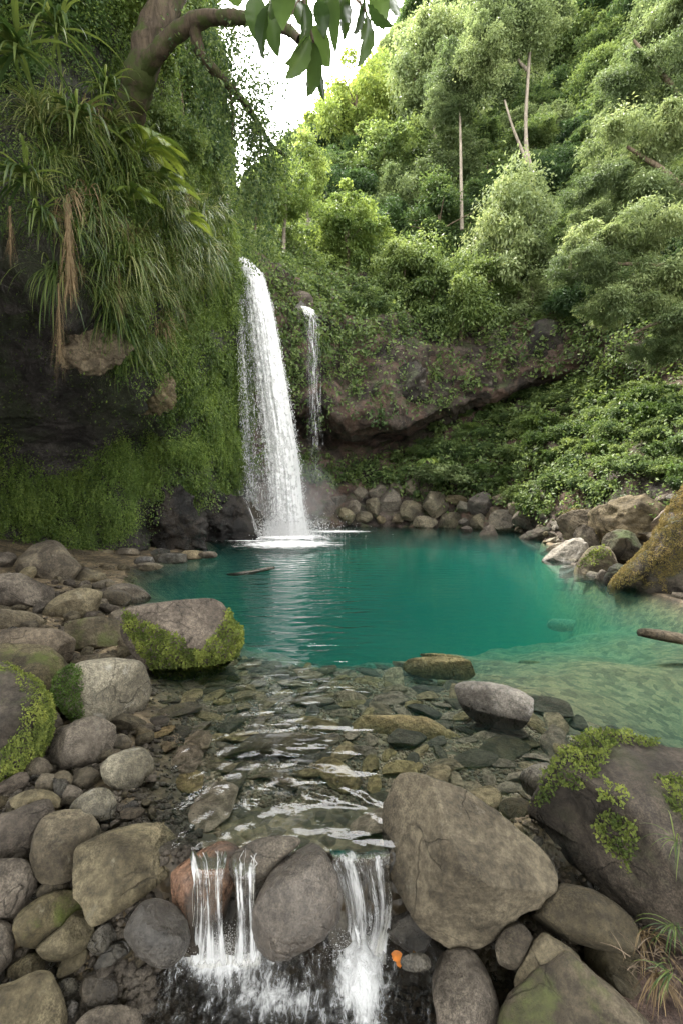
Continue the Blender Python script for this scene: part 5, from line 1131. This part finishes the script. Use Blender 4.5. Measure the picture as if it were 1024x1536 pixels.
child('sheet', sheet(main, 150, 44, .16, .35, 1, lambda u, v: .40 + .42 * u + .35 * sm(.12, 0, v) + .25 * sm(.9, 1, v) + .15 * sm(.12, .0, np.abs(u - .12)) - .2 * sm(.3, .0, np.abs(u - .28)) * sm(.15, .4, v)), fall_mat('falling water main sheet', 7.5, 6.5, .40, .64, seed=1))
child('sheet', sheet(core, 150, 40, .22, .45, 2, lambda u, v: .43 + .36 * u * (1 - .3 * v) + .3 * sm(.12, 0, v) + .25 * sm(.92, 1, v)), fall_mat('falling water core', 6.5, 5.0, .42, .62, seed=7))
child('sheet', sheet(back, 90, 30, .1, .1, 3, lambda u, v: .35 + .2 * u + .3 * sm(.12, 0, v)), fall_mat('falling water rear veil', 14, 2.0, .43, .68, seed=13))
def dr(n):
    v = rs.rand(n) ** .8; u = rs.rand(n); e = rs.rand(n) < .45; u = np.where(e, np.where(rs.rand(n) < .75, 1 + rs.normal(size=n) * .035, rs.normal(size=n) * .04), u)
    r = np.array(main); vi = v * (len(r) - 1); i = np.minimum(vi.astype(int), len(r) - 2); f = (vi - i)[:, None]; q = r[i] * (1 - f) + r[i + 1] * f
    d = np.stack([(q[:, 0] * (1 - u) + q[:, 1] * u - 512) / F, q[:, 2]], 1); b = (768 - q[:, 2]) / F
    dd = np.stack([d[:, 0], cp + b * sp, b * cp - sp], 1); Y_ = q[:, 3] - .5 + rs.normal(size=n) * .12
    return np.array([0, 0, H]) + dd * (Y_ / dd[:, 1])[:, None]
child('droplets', droplets('droplets', dr, 12000, .0095, rs, 3.4), WD)
# water sliding down the wet rock left of the main fall
for k, (rows, lo) in enumerate([([(352, 364, 735, 18.6), (362, 378, 752, 18.2), (372, 388, 775, 18.0), (380, 397, 806, 17.8)], .53), ([(336, 341, 745, 18.3), (342, 347, 775, 17.9), (347, 354, 808, 17.6)], .56), ([(392, 400, 770, 18.8), (398, 408, 790, 18.5), (402, 414, 806, 18.4)], .56)]):
    child('trickle', sheet(rows, 40, 12, .05, .08, 20 + k, lambda u, v: .55 + .15 * v - .5 * np.abs(u - .5)), fall_mat('water sliding over rock', 16, 1.2, lo, lo + .16, seed=20 + k))
w2 = empty('waterfall', P(470, 680, 22), label='thin second waterfall fading into spray right of the tall one', cat='waterfall'); o0 = np.array(w2.location); wf = w2
s2 = [(453, 460, 459, 21.6), (456, 471, 465, 21.0), (458, 478, 480, 20.7), (461, 481, 530, 20.6), (463, 482, 600, 20.6), (463, 485, 660, 20.6), (462, 488, 715, 20.6)]
child('sheet', sheet(s2, 110, 16, .08, .1, 5, lambda u, v: .64 - .20 * sm(.05, .35, v) - .10 * sm(.6, 1.0, v) - .6 * sm(.06, 0, v) - .25 * np.abs(u - .5)), fall_mat('thin falling veil', 16, 2.2, .38, .66, seed=31))
child('sheet', sheet([(a - 2, b - 4, c, d + .2) for a, b, c, d in s2], 110, 16, .08, .1, 6, lambda u, v: .56 - .22 * sm(.05, .35, v) - .1 * sm(.6, 1.0, v)), fall_mat('thin falling veil rear', 20, 2.8, .40, .68, seed=37))
# ------------------------------------------------------------------ foam and broken water
def foam_mat(name, sc, lo, hi, stretch=(1, 1, 1), dark=None, white=.85):
    m = NT(name); g = m.n('NewGeometry'); at = m.n('Attribute', attribute_name='dens'); v = m.mapping(g.outputs['Position'], stretch)
    n = m.math('ADD', m.noise(v, sc, 7, .68, .8), m.math('MULTIPLY', m.math('SUBTRACT', at.outputs['Fac'], .5), .7))
    a = m.ramp(n, lo, hi)
    d = m.n('BsdfDiffuse'); d.inputs[0].default_value = (white, white, white, 1); t = m.n('BsdfTransparent')
    b = m.bump(n, .7, .03); m.l(b, d.inputs['Normal'])
    m.l(m.mixsh(a, t.outputs[0], d.outputs[0]), m.out.inputs[0]); return m.m
def disc(name, C, rx, ry, mat, z, nr=24, na=60, hill=0.0, parent=None, lab=None, **k):
    rr_ = np.linspace(0, 1, nr)[:, None]; a = np.linspace(0, 2 * math.pi, na)[None]
    x = rr_ * np.cos(a) * rx; y = rr_ * np.sin(a) * ry; q = np.stack([x, y, 0 * x], -1)
    zz = hill * (1 - rr_) ** 1.5 * (1 + 0.8 * fbm(q.reshape(-1, 3) * 5, 3).reshape(x.shape)) + 0 * x
    v = np.stack([x, y, zz], -1).reshape(-1, 3); me = mesh_np(name, v, gridfaces(nr, na))
    at = me.attributes.new('dens', 'FLOAT', 'POINT'); at.data.foreach_set('value', np.repeat(1.35 - 1.25 * rr_[:, 0] ** .7, na).astype(np.float32))
    return obj(name, me, mat, loc=(C[0], C[1], z), **k)
FM = foam_mat('pool foam', 3.0, .44, .84, (1, 1.6, 1))
disc('foam', G(430, 807, 0), 3.2, 2.3, FM, .02, hill=.06, kind='stuff', label='white foam spreading on the pool where the waterfall lands')
disc('foam', G(505, 798, 0), 2.6, 1.2, FM, .03, hill=.0, kind='stuff', label='thin foam line on the pool right of the waterfall')
disc('foam', G(432, 816, 0), 3.0, 2.6, FM, .015, kind='stuff', label='drifting foam flecks on the pool in front of the waterfall')
disc('foam', G(372, 812, 0), 1.6, .35, FM, .026, hill=.0, kind='stuff', label='thin foam line along the wet black rock left of the waterfall')
def sp_(n):
    a = rs.rand(n) * 6.28; r = np.abs(rs.normal(size=n)); return G(425, 803, 0) + np.stack([np.cos(a) * r * 1.15, np.sin(a) * r * .5 - .9, np.abs(rs.normal(size=n)) * .35], 1)
me = droplets('spray', sp_, 20000, .012, rs, 1.2); obj('spray', me, WD, kind='stuff', label='spray of white drops at the foot of the waterfall')
# mist hanging round the foot of the fall
mm = NT('spray mist'); pv = mm.n('VolumePrincipled'); pv.inputs['Color'].default_value = (.95, .97, 1, 1); pv.inputs['Density'].default_value = .055; mm.l(pv.outputs[0], mm.out.inputs[1])
sv, sf = ico(3); c_ = P(425, 765, 19.8)
for sx_, sy_, sz_, nm in [(2.4, 1.2, 1.7, 'thin mist round the foot of the tall waterfall'), (1.7, .9, 1.2, 'soft mist round the foot of the tall waterfall'), (1.1, .6, .75, 'denser mist where the tall waterfall hits the pool')]:
    obj('mist', mesh_np('mist', sv * [sx_, sy_, sz_], sf), mm.m, loc=(c_[0] + .1, c_[1], sz_ * .97 + .04), kind='stuff', label=nm)

# ------------------------------------------------------------------ lower stream and little cascades
def stream_mat():
    m = NT('fast shallow stream water'); g = m.n('NewGeometry'); pos = g.outputs['Position']; at = m.n('Attribute', attribute_name='dens')
    # flow fans out from the two chutes toward the viewer
    v1 = m.mapping(pos, (3.2, 1.7, 1)); n1 = m.noise(v1, 3.6, 7, .64, 2.2); n2 = m.noise(v1, 15.0, 5, .7, 1.2); n3 = m.noise(pos, 3.0, 5, .6, 1.0)
    h = m.math('ADD', n1, m.math('MULTIPLY', n2, .4))
    b = m.bump(h, 1.0, .05); b = m.bump(n3, 1.0, .05, b)
    fr = m.n('Fresnel'); fr.inputs[0].default_value = 1.34; m.l(b, fr.inputs['Normal'])
    gl = m.n('BsdfGlossy'); gl.inputs['Roughness'].default_value = .07; m.l(b, gl.inputs['Normal'])
    t = m.n('BsdfTransparent'); t.inputs[0].default_value = (.78, .76, .70, 1)
    wat = m.mixsh(m.math('MULTIPLY', fr.outputs[0], 1.0), t.outputs[0], gl.outputs[0])
    d = m.n('BsdfDiffuse'); d.inputs[0].default_value = (.82, .83, .84, 1); m.l(b, d.inputs['Normal'])
    f = m.math('ADD', m.math('ADD', m.math('MULTIPLY', n1, .55), m.math('MULTIPLY', n2, .45)), m.math('MULTIPLY', m.math('SUBTRACT', at.outputs['Fac'], .5), .75))
    m.l(m.mixsh(m.ramp(f, .46, .78), wat, d.outputs[0]), m.out.inputs[0]); return m.m
nx, ny = 260, 240
x = np.linspace(-1.35, .62, nx); y = np.linspace(.2, 2.3, ny); X, Y = np.meshgrid(x, y)
q = np.stack([X * 3.2, Y * 1.6, 0 * X], -1).reshape(-1, 3)
Z = -.50 + .10 * np.clip(Y - 1.9, -1, .3) + .07 * sm(1.95, 2.15, Y) * (1 + .5 * fbm(q * 1.5 + 9, 3).reshape(X.shape)) + .022 * fbm(q * 2.2, 4).reshape(X.shape) + .012 * fbm(q * 6, 3).reshape(X.shape)
ca, cb = P(335, 1425, 2.2), P(535, 1440, 2.2)
pxs, pys = proj(np.stack([X, Y, Z], -1))
def blob(a, b, sx_, sy_): return np.exp(-((pxs - a) / sx_) ** 2 - ((pys - b) / sy_) ** 2)
dn = .44 + 0.95 * blob(336, 1428, 50, 24) + .12 * blob(330, 1465, 60, 40) + 0.8 * blob(540, 1445, 26, 46) + .25 * blob(545, 1500, 34, 50) + .3 * blob(420, 1500, 60, 30)  - .3 * sm(210, 160, pxs)
dn = dn + .12 * fbm(q * .8 + 8, 3).reshape(X.shape)
Z = Z + .09 * np.clip(dn - .65, 0, .8) * (1 + 1.2 * fbm(q * 4 + 2, 3).reshape(X.shape))
me = mesh_np('stream', np.stack([X, Y, Z], -1).reshape(-1, 3), gridfaces(ny, nx)); at = me.attributes.new('dens', 'FLOAT', 'POINT'); at.data.foreach_set('value', dn.ravel().astype(np.float32))
obj('stream', me, stream_mat(), kind='structure')
ch = empty('small_waterfall', P(540, 1400, 2.2), label='clear chute of water between the teardrop boulder and the giant brown boulder', cat='waterfall'); o0 = np.array(ch.location); wf = ch
c1 = [(490, 586, 1268, 2.29), (494, 584, 1276, 2.24), (498, 583, 1284, 2.195), (503, 583, 1296, 2.165), (509, 585, 1318, 2.15), (516, 588, 1350, 2.145), (520, 586, 1385, 2.145), (516, 580, 1415, 2.13), (504, 582, 1445, 2.1)]
def glass_mat(name, seed, lo, hi, su=26, sv=2.4):
    m = NT(name); uv = m.n('UVMap').outputs[0]; at = m.n('Attribute', attribute_name='dens')
    n1 = m.noise(m.mapping(uv, (su, sv, 1), (seed, 0, 0)), 1.0, 5, .65, .5); n2 = m.noise(m.mapping(uv, (su * .45, sv * 1.6, 1), (0, seed, 0)), 1.0, 6, .7, .8)
    n = m.math('ADD', m.math('MULTIPLY', n1, .6), m.math('MULTIPLY', n2, .4)); b = m.bump(n, 1.0, .03)
    fr = m.n('Fresnel'); fr.inputs[0].default_value = 1.33; m.l(b, fr.inputs['Normal']); gl = m.n('BsdfGlossy'); gl.inputs['Roughness'].default_value = .06; m.l(b, gl.inputs['Normal'])
    t = m.n('BsdfTransparent'); t.inputs[0].default_value = (.9, .89, .85, 1); wat = m.mixsh(m.math('MULTIPLY', fr.outputs[0], m.ramp(at.outputs['Fac'], .22, .4)), t.outputs[0], gl.outputs[0])
    d = m.n('BsdfDiffuse'); d.inputs[0].default_value = (.85, .86, .87, 1); tl = m.n('BsdfTranslucent'); tl.inputs[0].default_value = (.85, .85, .86, 1)
    f = m.math('ADD', n, m.math('MULTIPLY', m.math('SUBTRACT', at.outputs['Fac'], .5), .6))
    m.l(m.mixsh(m.ramp(f, lo, hi), wat, m.mixsh(.4, d.outputs[0], tl.outputs[0])), m.out.inputs[0]); return m.m
child('sheet', sheet(c1, 110, 60, .03, .03, 11, lambda u, v: .42 - .3 * sm(.16, .04, v) + .10 * sm(.1, .3, v) + .30 * sm(.7, .95, v) + .16 * sm(.25, .0, np.abs(u - .22 - .12 * v)) + .08 * sm(.2, 0, np.abs(u - .8)) - .14 * sm(.15, 0, np.abs(u - .5)) - .45 * sm(.10, 0, np.minimum(u, 1 - u)) * sm(.5, 1, v)), glass_mat('chute water', 3, .50, .70))
# stretched side strands
for k, (rows, dd) in enumerate([([(497, 503, 1290, 2.16), (508, 514, 1330, 2.1), (524, 532, 1370, 2.09), (534, 543, 1415, 2.08)], .6), ([(578, 583, 1300, 2.14), (583, 588, 1335, 2.11), (582, 587, 1360, 2.1), (570, 580, 1400, 2.09), (560, 574, 1430, 2.08)], .55)]):
    child('strand', sheet(rows, 50, 8, .01, .02, 40 + k, lambda u, v: dd - .22 * (k == 1) - .12 + .16 * np.sin(v * 9 + k) - .6 * np.abs(u - .5)), glass_mat('strand water', 9 + k, .45, .62, 60, 5))
dc = empty('small_waterfall', P(340, 1410, 2.2), label='row of thin water threads dripping over the orange brown rock', cat='waterfall'); o0 = np.array(dc.location); wf = dc
def threads(x0, x1, n, seed):
    r = random.Random(seed); parts = []; hubs = [r.uniform(x0, x1) for _ in range(max(2, n // 6))]
    for i in range(n):
        px = (r.choice(hubs) + r.gauss(0, 1.6)) if r.random() < .85 else r.uniform(x0, x1); ya = 1300 + r.uniform(-3, 5) + 9 * math.sin(px * .11 + seed); yb = ya + r.uniform(40, 110); w_ = r.uniform(.0004, .0015) * (1.5 if r.random() < .15 else 1)
        c = [(px + r.gauss(0, 3), ya - 20, 2.085), (px + r.gauss(0, 2), ya - 8, 2.025), (px, ya, 1.985), (px + r.gauss(0, 1.5), (ya + yb) / 2, 1.98), (px + r.gauss(0, 3), yb, 1.975)]
        p = spline([P(*q) for q in c], 26); rad = w_ * (0.35 + np.abs(fbm(np.stack([np.arange(26) * .45, np.full(26, i * 1.7), np.full(26, seed)], 1), 2)) * 2.4); rad[-1] = 0.0002
        parts.append(tube_np(p, rad, 6))
    v, f = joinm(parts); return mesh_np('threads', v, f)
child('threads', threads(286, 336, 9, 1), WD); child('threads', threads(350, 382, 7, 2), WD)
def streaks(cs, w_, base, lo=.24):
    return lambda u, v: base + sum(lo * sm(w_, 0, np.abs(u - c_ - .05 * np.sin(v * 5 + c_ * 20))) for c_ in cs) + .22 * sm(.6, .8, v) - .5 * sm(.88, 1.0, v) - .5 * sm(.07, 0, np.minimum(u, 1 - u)) - .25 * sm(.12, .02, v)
child('sheet', sheet([(280, 344, 1276, 2.16), (283, 342, 1290, 2.06), (285, 340, 1303, 1.995), (288, 337, 1325, 1.975), (289, 336, 1360, 1.97), (288, 338, 1400, 1.965), (284, 342, 1432, 1.955), (280, 346, 1446, 1.94)], 90, 70, .02, .02, 70, streaks([.14, .24, .5, .82, .93], .09, .36)), glass_mat('dripping film', 61, .47, .68, 34, 3))
child('sheet', sheet([(346, 388, 1284, 2.13), (347, 387, 1298, 2.05), (349, 386, 1312, 1.99), (351, 386, 1340, 1.975), (353, 387, 1375, 1.97), (352, 389, 1403, 1.965), (350, 391, 1432, 1.955), (346, 394, 1446, 1.94)], 90, 50, .02, .02, 71, streaks([.2, .34, .75], .13, .38)), glass_mat('dripping film right', 67, .47, .68, 34, 3))
def dsp(n):
    c = np.where((rs.rand(n) < .6)[:, None], P(336, 1428, 1.97)[None], P(535, 1430, 2.06)[None]); return c + rs.normal(size=(n, 3)) * [.07, .05, .03] + [0, 0, .02]
obj('spray', droplets('spray', dsp, 4200, .0017, rs, 1.2), WD, kind='stuff', label='fine splashes where the two little cascades land')

# ------------------------------------------------------------------ pebbles, fallen leaves, plants in the foreground
def reg_left(r):
    while True:
        py = r.uniform(855, 1530); px = r.uniform(-30, 290)
        if px < np.interp(py, [855, 950, 1100, 1240, 1400, 1530], [150, 190, 215, 250, 235, 225]): return px, py
placed = []
def reg_left2(r):
    while True:
        py = r.uniform(850, 1150); px = r.uniform(-30, 240)
        if px < np.interp(py, [850, 950, 1100, 1250], [190, 190, 215, 190]): return px, py
scatter(110, reg_left2, .07, .2, .7, 'medium brown stone wedged among the left bank boulders', 'medium stones wedged among the left bank boulders', 'stone', ['rock', 'brown', 'rock'], cat='stone', avoid=AV)
placed = []
scatter(330, reg_left, .022, .07, .7, 'small pebble filling the gaps between the left bank boulders', 'pebbles between the left bank boulders', 'pebble', ['rock', 'rock', 'wet', 'brown'], cat='pebble') if False else scatter(280, reg_left, .022, .07, .7, 'small pebble filling the gaps between the left bank boulders', 'pebbles between the left bank boulders', 'pebble', ['rock', 'rock', 'wet', 'brown'], cat='pebble')
def reg_right(r):
    while True:
        px = r.uniform(590, 900); py = r.uniform(1320, 1530)
        if px > 575 + (py - 1330) * .3: return px, py
scatter(120, reg_right, .012, .035, .7, 'small dark pebble in the gap between the right foreground boulders', 'pebbles between the right foreground boulders', 'pebble', ['wet', 'brown', 'rock', 'wet'], cat='pebble')
# broken rubble of the right shore, lying on the slope between the water and the shrubs
pB = proj(SB); r = random.Random(17); n_ = 0; used = []
while n_ < 230:
    px = r.uniform(775, 1020); lo_ = np.interp(px, [775, 800, 850, 930, 1024], [805, 822, 850, 880, 900]); hi_ = np.interp(px, [775, 830, 930, 1024], [785, 778, 762, 742]); py = r.uniform(hi_, lo_)
    k = int(np.argmin((pB[0] - px) ** 2 + (pB[1] - py) ** 2)); q = SB.reshape(-1, 3)[k]; Yl = np.linspace(5, 30, 400); dr_ = ray(px, py); hit = np.nonzero(H + dr_[2] * Yl / dr_[1] < ground_z(dr_[0] * Yl / dr_[1], Yl))[0]; Yq = min(float(q[1]), float(Yl[hit[0]]) if len(hit) else 99) - .12; c = P(px, py, Yq); sz = r.choice([.09, .13, .18, .26]) * r.uniform(.8, 1.3)
    n_ += 1; o = bpy.data.objects.new('rock', r.choice(protos)); COL.objects.link(o); o.location = c; o.scale = (sz, sz * r.uniform(.6, 1), sz * r.uniform(.5, .8)); o.rotation_euler = (r.uniform(-.4, .4), r.uniform(-.4, .4), r.uniform(0, 6.28))
    o.material_slots[0].link = 'OBJECT'; o.material_slots[0].material = M[r.choice(['rock', 'brown', 'pale', 'pale', 'rock'])]
    tagit(o, 'small broken rock in the pale rubble slope of the right shore', 'rock', 'rubble of the right shore')
def flat_leaf(lab, px, py, Y_, L0, mat, rot):
    n = 14; a = np.linspace(0, 2 * math.pi, n, endpoint=False); r = L0 * (.5 + .03 * np.cos(5 * a) + .12 * np.cos(a)); ring = np.stack([np.cos(a) * r, np.sin(a) * r * .75, .15 * L0 * np.cos(2 * a)], 1)
    v = np.concatenate([[[0, 0, 0]], ring]); f = np.array([[0, 1 + i, 1 + (i + 1) % n] for i in range(n)]); o = obj('fallen_leaf', mesh_np('fallen_leaf', v, f), M[mat], loc=P(px, py, Y_), label=lab, cat='leaf'); o.rotation_euler = rot
flat_leaf('bright orange dead leaf beside the lower stream', 592, 1434, 2.0, .05, 'leaforange', (.5, .1, .3)); flat_leaf('small orange brown leaf just under the bright orange one', 598, 1447, 1.98, .035, 'leaforange', (.6, -.2, 1.2)); flat_leaf('pinkish brown dead leaf right of the orange ones', 624, 1434, 2.0, .04, 'leafbrown', (.5, .2, 2))
rs = np.random.RandomState(8)
for px, py, Y_, s, n, mt, lab, out in [(962, 1400, 1.95, .22, 26, 'drygrass', 'drooping half dry fern under the huge mossy boulder', (-.3, -1, 0)), (1010, 1390, 1.85, .17, 14, 'grass', 'green narrow leaved plant at the right picture edge', (-.6, -1, 0)), (1005, 1460, 1.7, .16, 12, 'grass', 'small green plant low at the right picture edge', (-1, -.6, 0)), (1015, 1262, 1.8, .16, 12, 'grass', 'green blades growing on the huge mossy boulder at the right edge', (-.8, -.6, 0)), (985, 1460, 1.8, .2, 34, 'drygrass', 'tangle of dry stems right of the long tan boulder', (-.3, -1, 0))]:
    obj('plant', blades('plant', int(n * 1.4), s * .85, .006, rs, out, .7, 1.6, mat=M[mt]), None, loc=P(px, py, Y_), label=lab, cat='plant')
v = []
for i in range(60):
    a = P(rs.uniform(935, 1040), rs.uniform(1420, 1540), 1.78); d = unit(rs.normal(size=3) * [1, 1, .3]) * rs.uniform(.04, .12); v.append(limb([a, a + d * .5 + [0, 0, .012], a + d], .0022, .001, 6, 5, .1))
v, f = joinm(v); obj('leaf_litter', mesh_np('leaf_litter', v, f), M['bark'], kind='stuff', label='brown root fibres and litter on the soil at the bottom right')
v, f = ico(5); q = v * [.5, .45, .16]; q = q + unit(v) * (fbm(v * 3, 4) * .03)[:, None]; me = mesh_np('soil', q, f); obj('soil', me, M['soil'], loc=P(1040, 1520, 1.72) - np.array([-.05, 0, .13]), kind='structure')
# short grass patches on the far bank of the right shore
